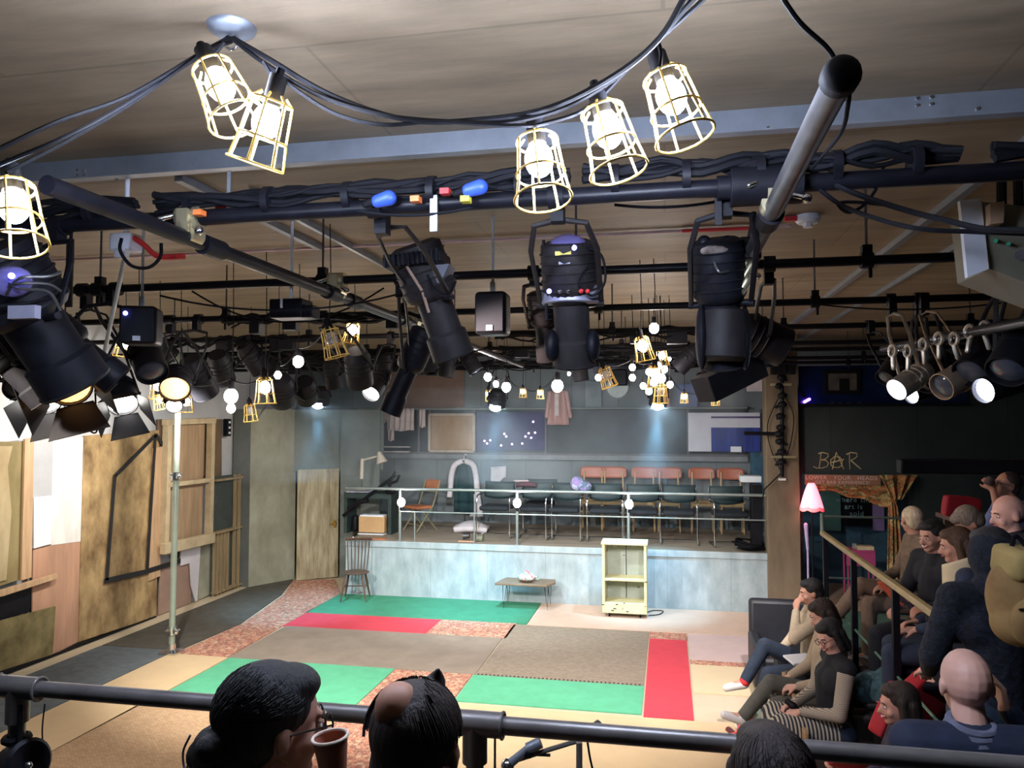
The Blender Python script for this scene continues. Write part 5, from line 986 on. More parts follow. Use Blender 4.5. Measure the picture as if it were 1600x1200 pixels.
text('LOWER   YOUR   HEADS', .082, tm, (-.02, -.018, (a.z-b.z)*.54), parent=sg); text('GET BAR EXPERIENCE!', .068, tm, (.0, -.018, (a.z-b.z)*.12), parent=sg)
# the room behind the opening
struct('wall_bar_back', MB().box((4.2, 14.86, 1.3), (5.4, .08, 2.7)), mat('bar_blue_wall', (.03, .085, .13), .7, 0, .5, 2.5, .05), origin=(0, 0, 0))
cb = aty(1339, 790, 14.6); a, b = aty(1316, 770, 14.7), aty(1363, 822, 14.7)
cbd = thing('chalkboard', 'black chalkboard with handwriting on the back wall of the bar', 'chalkboard', ((a.x+b.x)/2, 14.72, b.z)); MB().box((0, 0, (a.z-b.z)/2), (b.x-a.x, .03, a.z-b.z)).build('board', BLACK, cbd)
chm = mat('chalk_teal', (.30, .50, .50), .9)
for i, s_ in enumerate(('where the', 'art is', 'sold')): text(s_, .125, chm, (-.06+.05*(i == 2), -.02, (a.z-b.z)*(.72-.21*i)), parent=cbd)
for (x0_, y0_, x1_, y1_, m_, lb) in ((1283, 765, 1315, 830, mat('teal_panel', (.10, .24, .20), .7, 0, .3, 2), 'green-grey door panel left of the chalkboard'), (1363, 775, 1383, 830, mat('lilac_panel', (.28, .20, .42), .7, 0, .1, 2), 'lilac panel right of the chalkboard')):
    a, b = aty(x0_, y0_, 14.7), aty(x1_, y1_, 14.7); tag(MB().box(((a.x+b.x)/2, 14.74, (a.z+b.z)/2), (b.x-a.x, .03, a.z-b.z)).build('wall_panel', m_, bevel=.003), lb, 'panel')
# red lampshade
lp = aty(1268, 775, 12.15); sh_ = thing('fringed_lamp', 'glowing pink lampshade with a scalloped red rim on a stand beside the column', 'lamp', (lp.x, lp.y, 0))
zt2, zb2 = aty(1260, 755, 12.15).z, aty(1268, 797, 12.15).z; shm = glow('lampshade_glow', (1, .16, .22), 2.6); rim = glow('lampshade_rim', (1, .02, .05), 1.4)
def shd(u, v, k=1.0):
    a_ = 2*PI*u; r = (.045+.115*v**.8)*k; sc_ = .025*abs(math.sin(a_*3))*v**3; return (r*math.cos(a_), r*math.sin(a_), zt2+(zb2-zt2)*v*.86-sc_)
MB().sheet(lambda u, v: shd(u, v), 48, 8).build('lamp_shade', shm, sh_, solid=.004)
MB().sheet(lambda u, v: tuple(V(shd(u, 1, 1.0+.06*v))-V((0, 0, .05*v-.004))), 48, 3).build('scalloped_rim', rim, sh_, solid=.004)
MB().tube([(0, 0, .02), (0, 0, zb2), (0, 0, zt2)], .012, 8).cyl((0, 0, 0), (0, 0, .025), .13, n=20).build('stand', BLACK, sh_)
MB().ell((0, 0, (zt2+zb2)/2-.02), .035).build('bulb', glow('lamp_bulb_warm', (1, .6, .5), 30), sh_)
# floral swag curtain
flor = blotch(mat('floral_print', (.3, .2, .1), .9, 0, .2, 10, .2), [(.05, .06, .03), (.20, .10, .04), (.42, .26, .10), (.50, .16, .06), (.10, .12, .05), (.55, .40, .18)], 9, 14)
cu = thing('floral_curtain', 'floral print curtain swagged across the bar opening and tied at its right', 'curtain', aty(1400, 860, 12.38))
L0, L1 = aty(1268, 757, 12.42), aty(1400, 757, 12.42)
rel(MB().sheet(lambda u, v: (L0.x+(L1.x-L0.x)*u, 12.40+.03*math.sin(v*14+u*3), L0.z-(.06+.30*u**1.3)*v-.02*math.sin(u*18)*v), 30, 10), cu, 'swag', flor, solid=.012)
s0_, s1_ = aty(1376, 742, 12.3), aty(1434, 744, 12.3)
rel(MB().sheet(lambda u, v: (s0_.x+(s1_.x-s0_.x)*u*(1-.75*v)+.16*v, 12.33+.04*math.sin(u*16), s0_.z-.36*v), 20, 8), cu, 'gathered_top', flor, solid=.015)
d0, d1 = aty(1384, 778, 12.35), aty(1414, 880, 12.35)
rel(MB().sheet(lambda u, v: (d0.x+.05+(d1.x-d0.x)*(.25+.75*v**.5)*u-.06*v, 12.36+.05*math.sin(u*20), d0.z+(.0-d0.z+.3)*v), 24, 12), cu, 'hanging_drop', flor, solid=.015)
# pink stool / side table in the opening
tb_ = thing('pink_table', 'small magenta-topped table in the bar opening with paper on it', 'table', (aty(1341, 870, 12.9).x, 12.9, 0)); zt3 = aty(1341, 857, 12.9).z
mg = mat('magenta_cloth', (.42, .06, .20), .7, 0, .1, 5); MB().box((0, 0, zt3-.02), (.42, .36, .04)).box((0, -.17, zt3-.13), (.42, .01, .22)).build('tabletop', mg, tb_, bevel=.005)
for sx in (-.18, .18):
    for sy in (-.14, .14): MB().tube([(sx, sy, 0), (sx, sy, zt3-.04)], .015, 8).build('leg', mg, tb_)
tag(MB().box((aty(1350, 855, 12.85).x, 12.82, zt3+.03), (.24, .16, .06)).build('paper_stack', mat('straw_paper', (.6, .55, .35), .7), bevel=.004), 'straw-coloured paper pile on the magenta table', 'paper')
tag(MB().lathe([(.02, 0), (.035, .02), (.035, .09)], (aty(1334, 855, 12.85).x, 12.82, zt3), n=14).build('drinking_glass', glass('glass_green', (.5, .7, .6))), 'small glass on the magenta table', 'glass')
tag(MB().cap(aty(1259, 820, 12.2), aty(1262, 858, 12.2), .03, .02).cyl(aty(1262, 858, 12.2), V((aty(1262, 858, 12.2).x, 12.2, 0)), .015).build('white_candlestick', mat('lilac_white', (.55, .45, .75), .5)), 'pale lilac upright shape standing below the pink lampshade', 'candlestick')
# stairs/aisle floor behind the end guard, in worn green
tag(MB().box((3.3, 10.2, .05), (2.6, 4.2, .10)).build('aisle_step', mat('green_lino', (.05, .12, .09), .7, 0, .3, 4), bevel=.005), 'low worn green floor platform leading to the bar', 'platform')
# ================================================================ SEATING BANK
riser = mat('riser_black', (.012, .013, .018), .8, 0, .3, 4)
def block(label, x0_, x1_, y0_, y1_, z0_, z1_):
    return tag(MB().box(((x0_+x1_)/2, (y0_+y1_)/2, (z0_+z1_)/2), (x1_-x0_, y1_-y0_, z1_-z0_)).build('seating_riser', riser, bevel=.005), label, 'riser')
block('long black riser carrying the second row at the right', 1.62, 5.33, 4.65, 8.0, .0, .74)
block('upper black riser carrying the top row at the right', 2.55, 5.33, 4.66, 7.9, .745, 1.09)
block('near black riser at the right beside the railing', 1.38, 5.33, 2.75, 4.6, 0, .62)
block('low black riser under the bald person in the navy jacket', .75, 1.36, 2.75, 4.0, 0, .62)
block('black riser at our own feet under the front railing', -4.0, 5.3, -2.2, 2.16, 0, 1.10)
# wooden handrail of the bank
hr_m = mat('handrail_wood', (.34, .26, .12), .5, 0, .15, 6)
HZ = 1.75; h0, h1 = atz(1285, 833, HZ), atz(1532, 1012, HZ); HX = (h0.x+h1.x)/2
hr_ = thing('stair_handrail', 'slanting pale wooden handrail on black posts along the seating bank', 'handrail', (HX, 6, .74))
rel(MB().beam((HX, h0.y, HZ), (HX, h1.y, HZ), .05, .045), hr_, 'handrail', hr_m, bevel=.01); rel(MB().tube([(HX, h0.y, HZ-.62), (HX, h1.y-.1, HZ-.62)], .010, 8), hr_, 'lower_rail', mat('green_tube', (.10, .20, .14), .5))
for x, y in ((1288, 836), (1333, 868), (1394, 915), (1534, 1015)):
    d_ = atz(x, y, HZ); rel(MB().box((HX, d_.y, (HZ+.0)/2+.0), (.045, .045, HZ)), hr_, 'post', BLACK)
rel(MB().tube([(HX, h0.y, HZ+.17), (HX+.75, h0.y+.0, HZ+.17)], .012, 8).tube([(HX, h0.y, HZ), (HX, h0.y, HZ+.2)], .02, 8), hr_, 'end_guard', mat('green_grey_tube', (.16, .22, .20), .5, .3)); rel(MB().tube([(HX, h0.y, HZ-.45), (HX+.75, h0.y, HZ-.45)], .010, 8), hr_, 'end_guard', mat('green_grey_tube', (.16, .22, .20)))
# ---------------------------------------------------------------- front railing
ra, rb = atz(20, 1079, 2.1), atz(1590, 1190, 2.1); RY = (ra.y+rb.y)/2; RZ = 2.1
dark_steel = mat('railing_steel', (.17, .155, .145), .36, .4, .25, 8)
fr2 = thing('front_railing', 'dark grey scaffold-tube railing right in front of us', 'railing', (-.5, RY, 1.1))
rel(MB().tube([(-4, RY, RZ), (5.2, RY, RZ)], .0235, 18), fr2, 'top_rail', dark_steel)
xp1, xp2 = aty(28, 1090, RY).x, aty(742, 1140, RY).x
for X in (xp1, xp2):
    rel(MB().tube([(X, RY, 1.1), (X, RY, RZ)], .0235, 16), fr2, 'post', dark_steel)
    rel(MB().cyl((X-.075, RY, RZ), (X+.075, RY, RZ), .033, n=20).cyl((X, RY, RZ-.10), (X, RY, RZ), .033, n=20), fr2, 'tee_fitting', dark_steel); [rel(MB().ring((X+e_, RY, RZ), (1, 0, 0), .033, .004), fr2, 'fitting_rim', dark_steel) for e_ in (-.075, .075)]
cr = thing('cable_tie', 'thin pale tie looped round the railing beside the middle post', 'tie', (aty(776, 1130, RY).x, RY, RZ)); MB().ring((0, 0, 0), (1, 0, 0), .028, .004).tube([(0, -.02, -.02), (.002, -.03, -.12), (0, -.02, -.22)], .0035, 6).build('tie', STEEL, cr)
cr = thing('cable_tie', 'thin pale tie looped round the railing beside the black hair bun', 'tie', (aty(352, 1095, RY).x, RY, RZ)); MB().ring((0, 0, 0), (1, .2, 0), .028, .003).build('tie', STEEL, cr)
t = thing('black_clamp', 'black lever clamp on the left railing post', 'clamp', (xp1, RY-.0, RZ-.10)); MB().ring((0, 0, -.05), (0, 0, 1), .03, .012).cap((.03, -.02, .05), (.035, -.03, -.07), .008).build('clamp_band', RUBBER, t)
t = thing('small_lantern', 'small dark lantern with a shiny edge at the bottom left corner', 'lantern', atd(32, 1192, 2.3)); MB().lathe([(0, -.05), (.05, -.05), (.07, .04), (.06, .05), (0, .03)], ax=(1, -.3, .2), n=22).build('body', BLACK, t); MB().ell((.055, -.03, .01), .012).build('shiny_knob', CHROME, t); MB().tube([(0, 0, 0), (-.1, .05, -.3)], .02, 8).build('stem', BLACK, t)
cable('two thin wires hanging beyond the railing at the left, left one', [atd(68, 1180, 3), atd(66, 1140, 3), atd(70, 1100, 3)], .003); cable('thin pale wire end at the lower left beyond the railing', [atd(62, 1205, 2.4), atd(55, 1175, 2.4), atd(50, 1160, 2.4)], .004, CHROME)
# microphone on its boom stand, beyond the railing
mk = thing('microphone_stand', 'microphone on a boom stand just beyond the railing', 'microphone stand', V((aty(905, 1180, 2.7).x, 2.7, 0)))
q = lambda x, y, d=2.75: atd(x, y, d)
base_ = mk.location
rel(MB().tube([V((base_.x, base_.y, .02)), q(905, 1160, 2.7)], .011, 8), mk, 'upright', dark_steel)
rel(MB().tube([q(800, 1190), q(862, 1170), q(905, 1157), q(935, 1132, 2.8)], .009, 8).cyl(q(915, 1148), q(936, 1131, 2.8), .016), mk, 'boom_arm', dark_steel)
rel(MB().cyl(q(798, 1192), q(834, 1162), .016, .013, n=14).cyl(q(824, 1170), q(845, 1160), .02), mk, 'microphone_body', GALV); rel(MB().ell(q(793, 1196), .024), mk, 'microphone_head', CHROME); rel(MB().ell(q(826, 1176), (.02, .02, .02)).tube([q(818, 1178), q(860, 1180)], .006, 6), mk, 'clip', BLACK)
rel(MB().tube([base_+V((0, 0, .3)), base_+V((.25, .1, .01))], .01).tube([base_+V((0, 0, .3)), base_+V((-.2, .15, .01))], .01).tube([base_+V((0, 0, .3)), base_+V((0, -.25, .01))], .01), mk, 'tripod', dark_steel)
cable('thin cable hanging beside the microphone stand', [q(918, 1160), q(922, 1185), q(928, 1215), q(930, 1260)], .004)
# ---------------------------------------------------------------- seats of the front row
def armchair(loc, rz, m_, label, wood=None, h=.82, w_=.66):
    t = thing('armchair', label, 'armchair', loc, rz)
    MB().box((0, .02, .34), (w_-.16, .54, .20)).build('seat', m_, t, bevel=.04); MB().box((0, -.30, .48), (w_-.02, .14, h-.10)).build('backrest', m_, t, bevel=.04)
    for sx in (-1, 1):
        MB().box((sx*(w_/2-.05), .02, .36), (.11, .62, .44)).build('armrest', m_, t, bevel=.03)
        if wood: MB().box((sx*(w_/2-.05), .335, .34), (.12, .03, .62)).build('wood_edge', wood, t, bevel=.006)
        for sy in (-.25, .27): MB().box((sx*(w_/2-.08), sy, .06), (.05, .05, .12)).build('leg', wood or BLACK, t)
    return t
dkup = mat('black_upholstery', (.012, .013, .018), .55, 0, .3, 6); brup = mat('brown_upholstery', (.035, .024, .020), .7, 0, .3, 6); redu = mat('red_upholstery', (.42, .015, .025), .7, 0, .15, 5, .1); wd_ = mat('arm_wood', (.40, .25, .12), .5, 0, .15, 6)
armchair((1.27, 8.72, .016), PI, dkup, 'big black armchair in front of the column, back to the stage', None, .98, .82)
armchair((1.36, 7.95, .016), PI/2, dkup, 'low black armchair under the person with white trainers', None, .70)
armchair((1.34, 7.05, .002), PI/2, brup, 'dark brown armchair in the front row behind the wood-edged one', wd_, .80)
armchair((1.30, 6.32, .002), PI/2, brup, 'dark brown armchair with a pale wooden arm edge under the striped skirt', wd_, .80)
armchair((1.34, 5.05, .002), PI/2, dkup, 'black armchair under the woman with the blue pen, red cushions on it', None, .80)
def cushion(c, R_, s_, label, m_=redu):
    o = MB().box((0, 0, 0), s_).build('cushion', m_, origin=(0, 0, 0)); b = o.modifiers.new('sub', 'SUBSURF'); b.levels = b.render_levels = 3
    b2 = o.modifiers.new('bevel', 'BEVEL'); b2.width = .02; o.modifiers.move(1, 0); o.location = c; o.rotation_euler = R_; return tag(o, label, 'cushion')
cushion(atd(1398, 1110, 5.2), (.3, .3, .9), (.34, .13, .38), 'red cushion leaning left of the woman with the pen'); cushion(atd(1444, 1088, 5.2), (.2, -.45, .6), (.36, .13, .38), 'red cushion standing on its corner behind the woman with the pen')
cushion(atd(1330, 1182, 4.4), (.9, .2, .3), (.22, .10, .22), 'flat red cushion low above the railing'); cushion(atd(1502, 792, 7.6), (.1, .1, .2), (.36, .12, .22), 'bright red cushion on the top row by the dark wall')
# ================================================================ PEOPLE
def rotm(yaw=0, pitch=0, roll=0): return (Matrix.Rotation(math.radians(yaw), 3, 'Z') @ Matrix.Rotation(math.radians(pitch), 3, 'X') @ Matrix.Rotation(math.radians(roll), 3, 'Y'))
SK = mat('skin_warm', (.52, .27, .19), .55, 0, .08, 12); SKP = mat('skin_pink', (.68, .38, .29), .5, 0, .08, 12); SKT = mat('skin_tan', (.38, .18, .11), .55, 0, .08, 12)
LIP = mat('lip_red', (.42, .10, .09), .5); EYE_W = mat('eye_white', (.75, .72, .70), .3); EYE_D = mat('eye_dark', (.02, .015, .012), .2)
def hairm(nm, col): return mat(nm, col, .62, 0, .45, 30, .5, streak=(3, 3, .6))
HBK = hairm('hair_black', (.008, .007, .008)); HDB = hairm('hair_dark_brown', (.022, .012, .008)); HBR = hairm('hair_brown', (.07, .035, .018)); HBL = hairm('hair_pale', (.62, .50, .33)); HGR = hairm('hair_greyish', (.20, .16, .12))
def add_hand(m, w_, d, nrm, s=1, curl=.5, side=1, spread=0):
    """palm, four unequal fingers with two bends, thumb from the side of the palm"""
    d = V(d).normalized(); n = V(nrm); n = (n-d*n.dot(d)).normalized(); u = d.cross(n)*side; w_ = V(w_)
    K = [w_+d*.088*s+u*(x*s) for x in (.031, .011, -.010, -.030)]; K = [k-d*abs(i-1.3)*.004*s for i, k in enumerate(K)]
    for k in K: m.cap(w_+d*.015*s+(k-w_-d*.088*s)*.55, k, .015*s, .0115*s, 8)
    for i, (k, L_) in enumerate(zip(K, (.070, .080, .074, .058))):
        a1, a2 = curl*(.7+.1*i), curl*1.9; f = lambda a: d*math.cos(a)+n*math.sin(a); sp = u*(.10*(1.5-i)*(spread+.4))
        p1 = k+(f(a1)+sp)*L_*.45*s; p2 = p1+(f(a2)+sp*.5)*L_*.33*s; p3 = p2+f(a2+curl*.6)*L_*.26*s
        m.cap(k, p1, .0105*s, .0095*s, 8).cap(p1, p2, .0095*s, .0085*s, 8).cap(p2, p3, .0085*s, .0072*s, 8)
    t0 = w_+d*.028*s+u*.026*s; t1 = t0+(u*.75+d*.62+n*.25).normalized()*.040*s; t2 = t1+(d*.80+u*.25+n*.5).normalized()*.032*s
    m.cap(w_+d*.012*s, t0, .016*s, .014*s, 8).cap(t0, t1, .0135*s, .011*s, 8).cap(t1, t2, .011*s, .009*s, 8)
SIT = dict(hL=(-.09, 0, .53), hR=(.09, 0, .53), kL=(-.13, .44, .50), kR=(.13, .44, .50), aL=(-.13, .46, .09), aR=(.13, .46, .09), tL=(-.14, .60, .045), tR=(.14, .60, .045),
           belly=(0, 0, .66), chest=(0, -.03, .92), sL=(-.18, -.03, 1.045), sR=(.18, -.03, 1.045), eL=(-.25, .06, .76), eR=(.25, .06, .76), wL=(-.13, .27, .68), wR=(.13, .27, .68), neck=(0, -.01, 1.10), head=(0, .03, 1.235),
           dL=(.3, 1, -.2), dR=(-.3, 1, -.2), nL=(.3, 0, -1), nR=(-.3, 0, -1), cL=.6, cR=.6)
STAND = dict(hL=(-.09, 0, .93), hR=(.09, 0, .93), kL=(-.11, .03, .50), kR=(.11, .03, .50), aL=(-.12, -.02, .09), aR=(.12, -.02, .09), tL=(-.14, .13, .045), tR=(.14, .13, .045), belly=(0, 0, 1.06), chest=(0, -.02, 1.32), sL=(-.19, -.02, 1.45), sR=(.19, -.02, 1.45), eL=(-.27, .04, 1.17), eR=(.27, .04, 1.17), wL=(-.20, .22, 1.05), wR=(.20, .22, 1.05), neck=(0, -.01, 1.50), head=(0, .03, 1.64))
def person(label, head, rz, tier, look=(0, 0, 0), J=None, skin=SK, hair=None, top=None, sleeve='long', trousers=None, shoe=None, legs=True, vox=.009, hs=1.0, face=True, glasses=False, bulk=1.0, forearm=None, extra=None, smile=False):
    j = dict(SIT); j.update(J or {}); j = {k: (V(v) if isinstance(v, tuple) else v) for k, v in j.items()}
    rz = math.radians(rz); Rz = Matrix.Rotation(rz, 3, 'Z'); hl = Rz @ j['head']; root = V(head)-hl; dz = root.z-tier
    # stretch legs/torso so that the feet sit on the tier while the head is where it belongs
    t = thing('person', label, 'person', (root.x, root.y, tier), rz); kz = (head[2]-tier)/j['head'].z
    for k in ('belly', 'chest', 'sL', 'sR', 'eL', 'eR', 'wL', 'wR', 'neck', 'head', 'hL', 'hR', 'kL', 'kR'): j[k] = V((j[k].x, j[k].y, j[k].z*kz))
    H = Matrix.Translation(j['head']) @ rotm(*look).to_4x4() @ Matrix.Scale(hs, 4)
    b = MB()
    # limbs and trunk of the body, one continuous surface
    b.cap(j['hL'], j['hR'], .115).cap(j['belly'], j['chest'], .115*bulk, .125*bulk).cap(j['chest']+V((-.07, 0, .02)), j['chest']+V((.07, 0, .02)), .105*bulk).cap(j['sL'], j['sR'], .058).cap(j['hL'].lerp(j['hR'], .5), j['belly'], .12*bulk)
    b.cap(j['neck']-V((0, .01, .04)), j['head']+V((0, -.015, -.07)), .060, .054)
    for s_ in 'LR':
        b.cap(j['s'+s_], j['e'+s_], .050, .038).cap(j['e'+s_], j['w'+s_], .038, .025)
        add_hand(b, j['w'+s_], j['d'+s_], j['n'+s_], 1.0, j['c'+s_], 1 if s_ == 'L' else -1)
        if legs:
            b.cap(j['h'+s_], j['k'+s_], .085, .055).cap(j['k'+s_], j['a'+s_], .053, .036).cap(j['a'+s_], j['t'+s_], .036, .030)
    h = MB(H)
    h.ell((0, -.015, .022), (.076, .097, .094)).ell((0, .022, -.030), (.060, .070, .086)).ell((0, .058, -.092), (.030, .028, .020)).ell((0, .03, -.075), (.048, .05, .034))
    h.cap((0, .090, .004), (0, .110, -.034), .007, .012).cap((-.009, .098, -.038), (.009, .098, -.038), .008).cap((-.030, .080, .020), (.030, .080, .020), .009).ell((-.038, .058, -.036), .023).ell((.038, .058, -.036), .023)
    h.ell((-.077, -.008, -.012), (.009, .020, .031), rotm(-20)).ell((.077, -.008, -.012), (.009, .020, .031), rotm(20))
    b.v += h.v[:0]; k = len(b.v); b.v += h.v; b.f += [tuple(i+k for i in f) for f in h.f]
    b.build('body', skin, t, remesh=vox, relax=2)
    if face:
        MB(H).ell((-.030, .080, -.002), (.0125, .006, .0075)).build('eye', EYE_W, t); MB(H).ell((.030, .080, -.002), (.0125, .006, .0075)).build('eye', EYE_W, t)
        MB(H).ell((-.030, .0845, -.002), (.006, .003, .006)).ell((.030, .0845, -.002), (.006, .003, .006)).build('irises', EYE_D, t)
        MB(H).tube([(-.046, .080, .018), (-.030, .090, .024), (-.014, .092, .020)], .0032, 5).tube([(.046, .080, .018), (.030, .090, .024), (.014, .092, .020)], .0032, 5).build('eyebrows', EYE_D, t)
        if smile:
            MB(H).tube([(-.028, .078, -.052), (-.014, .092, -.064), (0, .098, -.067), (.014, .092, -.064), (.028, .078, -.052)], .0065, 6).build('lips', LIP, t); MB(H).tube([(-.020, .086, -.055), (0, .099, -.061), (.020, .086, -.055)], .004, 6).build('teeth', EYE_W, t)
        else: MB(H).tube([(-.022, .084, -.060), (-.008, .096, -.058), (.008, .096, -.058), (.022, .084, -.060)], .0052, 6).build('lips', LIP, t)
    if glasses:
        g = MB(H)
        for sx in (-1, 1): g.ring((sx*.031, .102, -.002), (0, 1, 0), .022, .0025, 16, 5).tube([(sx*.053, .100, .003), (sx*.078, .03, .004), (sx*.080, -.01, -.002)], .0022, 5)
        g.tube([(-.009, .104, .002), (.009, .104, .002)], .0025, 5).build('glasses', glasses if glasses is not True else EYE_D, t)
    # clothing
    if top:
        g = MB(); e = .020
        g.cap(j['hL'], j['hR'], .125).cap(j['hL'].lerp(j['hR'], .5), j['belly'], .128*bulk, .130*bulk).cap(j['belly'], j['chest'], .132*bulk, .142*bulk).cap(j['chest']+V((-.08, 0, .02)), j['chest']+V((.08, 0, .02)), .120*bulk).cap(j['sL'], j['sR'], .074*bulk).cap(j['chest'], j['neck']-V((0, 0, .02)), .12, .072)
        for s_ in 'LR':
            S, E_, W_ = j['s'+s_], j['e'+s_], j['w'+s_]; g2 = g
            if sleeve == 'none': continue
            g.cap(S, E_ if sleeve != 'short' else S.lerp(E_, .8), .070*bulk, .056)
            if sleeve == 'long': g.cap(E_, E_.lerp(W_, .93), .055, .038)
        g.build('top', top, t, remesh=max(vox, .010), relax=4)
        if sleeve == 'none' and forearm:
            for s_ in 'LR': MB().cap(j['s'+s_], j['e'+s_], .064, .052).cap(j['e'+s_], j['e'+s_].lerp(j['w'+s_], .93), .052, .036).build('sleeve', forearm, t, remesh=.010, relax=3)
    if trousers and legs:
        g = MB().cap(j['hL'], j['hR'], .128)
        for s_ in 'LR': g.cap(j['h'+s_], j['k'+s_], .100, .072).cap(j['k'+s_], j['k'+s_].lerp(j['a'+s_], .92), .070, .056)
        g.build('trousers', trousers, t, remesh=.012, relax=3)
    if shoe and legs:
        for s_ in 'LR':
            a_, t_ = j['a'+s_], j['t'+s_]; d = (t_-a_); R_ = basis(d); g = MB().cap(a_+V((0, -.0, -.02)), t_, .045, .036).cap(a_, a_+(j['k'+s_]-a_).normalized()*.05, .046, .042); g.build('shoe', shoe, t, remesh=.010, relax=2)
    # hair
    if hair:
        st_, hm = hair[0], hair[1]; g = MB(H)
        if st_ in ('short', 'bob', 'long', 'bun', 'crop'):
            g.ell((0, -.030, .040), (.089, .102, .092)).ell((0, .020, .082), (.068, .062, .040)).ell((0, -.060, -.010), (.080, .070, .080))
        if st_ == 'crop': g = MB(H).ell((0, -.030, .038), (.083, .098, .086)).ell((0, -.055, -.02), (.074, .060, .065))
        if st_ in ('bob', 'long'):
            for sx in (-1, 1): g.cap((sx*.072, -.01, .03), (sx*.080, -.005, -.10 if st_ == 'bob' else -.20), .028, .026).cap((sx*.055, -.06, 0), (sx*.055, -.065, -.12 if st_ == 'bob' else -.26), .045, .032)
            g.cap((0, -.08, 0), (0, -.085, -.12 if st_ == 'bob' else -.28), .055, .035)
        if st_ == 'bun': g.ell((-.01, -.125, -.045), (.048, .042, .050)).ell((-.035, -.14, -.06), (.03, .03, .034)).ell((.025, -.14, -.03), (.028, .03, .03)).cap((0, -.08, -.06), (0, -.07, -.10), .045, .03)
        if st_ == 'crown':
            g = MB(H).ell((0, -.028, .036), (.084, .100, .088)).ell((0, -.055, -.03), (.074, .060, .07)).cap((.02, .02, .11), (.035, .00, .142), .022, .004)
            MB(H).ell((-.015, -.070, .082), (.042, .050, .046)).build('bald_spot', skin, t)
        if st_ == 'receding': g = MB(H).ell((0, -.045, .006), (.083, .082, .082)).ell((-.066, -.005, .03), (.020, .05, .045)).ell((.066, -.005, .03), (.020, .05, .045)).ell((0, .055, .088), (.045, .028, .022)).cap((0, .05, .10), (.015, .03, .128), .014, .004)
        o = g.build('hair', hm, t, remesh=.007, relax=3)
        if len(hair) > 2:   # fine strands combed over the cap
            m = MB(H); random.seed(hair[2]); n = hair[3]
            for i in range(n):
                a_ = random.uniform(-PI, PI); r0 = random.uniform(.15, 1.0); pts = []
                for k in range(6):
                    q_ = k/5
                    if st_ == 'bun': th_ = (.15+r0*1.25)*(1-q_)+1.95*q_; ph_ = a_*(1-q_)+(-PI/2 if a_ < PI/2 else 3*PI/2)*q_ if True else a_
                    else: th_ = .1+r0*.9+q_*.75; ph_ = a_+.25*q_
                    x_, y_, z_ = math.sin(th_)*math.cos(ph_), math.sin(th_)*math.sin(ph_), math.cos(th_)
                    if st_ == 'crown' and (V((-.015, -.070, .082))-V((.0915*x_, -.034+.1035*y_, .034+.094*z_))).length < .062: pts = None; break
                    pts.append(V((0+.0915*x_, -.034+.1035*y_, .034+.094*z_))*(1+random.uniform(-.004, .010)))
                if pts and (pts[0].y < .055 or pts[0].z > .07): m.tube(pts, .0016, 4)
            so = m.build('hair_strands', hm, t); so['kind'] = 'stuff'
    if extra: extra(t, j, H)
    return t
navy = mat('navy_jacket', (.012, .018, .045), .8, 0, .25, 14, .1); blackc = mat('black_knit', (.009, .010, .015), .85, 0, .3, 14, .1); beigec = mat('beige_shirt', (.42, .34, .24), .85, 0, .15, 8, .1); denim = mat('dark_denim', (.018, .03, .055), .85, 0, .3, 12, .1); greyt = mat('grey_trousers', (.10, .10, .085), .85, 0, .2, 10)
tanc = mat('tan_trousers', (.20, .14, .10), .85, 0, .2, 10, .1); browncoat = mat('brown_tweed', (.17, .12, .08), .9, 0, .3, 16, .2); whitesh = mat('white_trainer', (.72, .70, .70), .5, 0, .1, 8); blue_polo = mat('blue_polo', (.12, .15, .30), .85, 0, .12, 8, .1)
stripe_top = stripes(mat('striped_sleeve', (.3, .27, .22), .9), (.22, .19, .15), (.50, .44, .34), 28, 'Z'); stripe_skirt = stripes(mat('striped_skirt', (.3, .27, .22), .9), (.03, .035, .05), (.55, .50, .38), 11, 'Y', .55)
crossL = dict(kL=(-.10, .42, .52), aL=(-.10, .44, .09), tL=(-.10, .58, .045), kR=(.02, .45, .66), aR=(-.02, .70, .38), tR=(-.02, .85, .40))
# --- nearest three, seen from behind
def p1x(t, j, H):
    MB(H).tube(bez([(-.04, -.165, -.02), (-.062, -.17, -.06), (-.045, -.165, -.09), (-.03, -.16, -.06)], 5), .0025, 5).build('hair_tie', mat('lilac_tie', (.15, .10, .22), .5), t)
    MB(H).ring((.078, -.012, -.065), (1, 0, 0), .018, .0018, 14, 5).build('earring', mat('gold', (.7, .5, .2), .3, 1), t)
def cupx(t, c_, ax, r=.040, h_=.09):
    q = thing('paper_cup', 'terracotta cup with a pale rim held to the mouth', 'cup', c_); MB().lathe([(r*.72, 0), (r, h_), (r*.94, h_), (r*.68, .006), (0, .006)], ax=ax, n=24).build('cup_body', mat('terracotta', (.42, .16, .10), .6), q); MB().ring(V(ax).normalized()*h_, ax, r, .0035).build('rim', mat('pale_rim', (.7, .55, .42), .5), q)
hp1 = atd(434, 1130, 1.6); person('person with black hair gathered in a low bun, drinking, seen from behind at the railing', hp1, -46, 1.10, (0, -6, 0), dict(eR=(.27, .20, .86), wR=(.13, .27, 1.00), dR=(-.35, -.1, 1), nR=(-.6, .6, 0), cR=.75, eL=(-.26, .08, .78)), SK, ('bun', HBK, 5, 420), mat('patterned_blouse', (.25, .20, .12), .9, 0, .6, 20), trousers=blackc, shoe=BLACK, vox=.006, glasses=True, extra=p1x, hs=.98)
cup_p = atd(522, 1212, 1.50); cupx(None, cup_p, (-.10, -.05, 1), .034, .075)
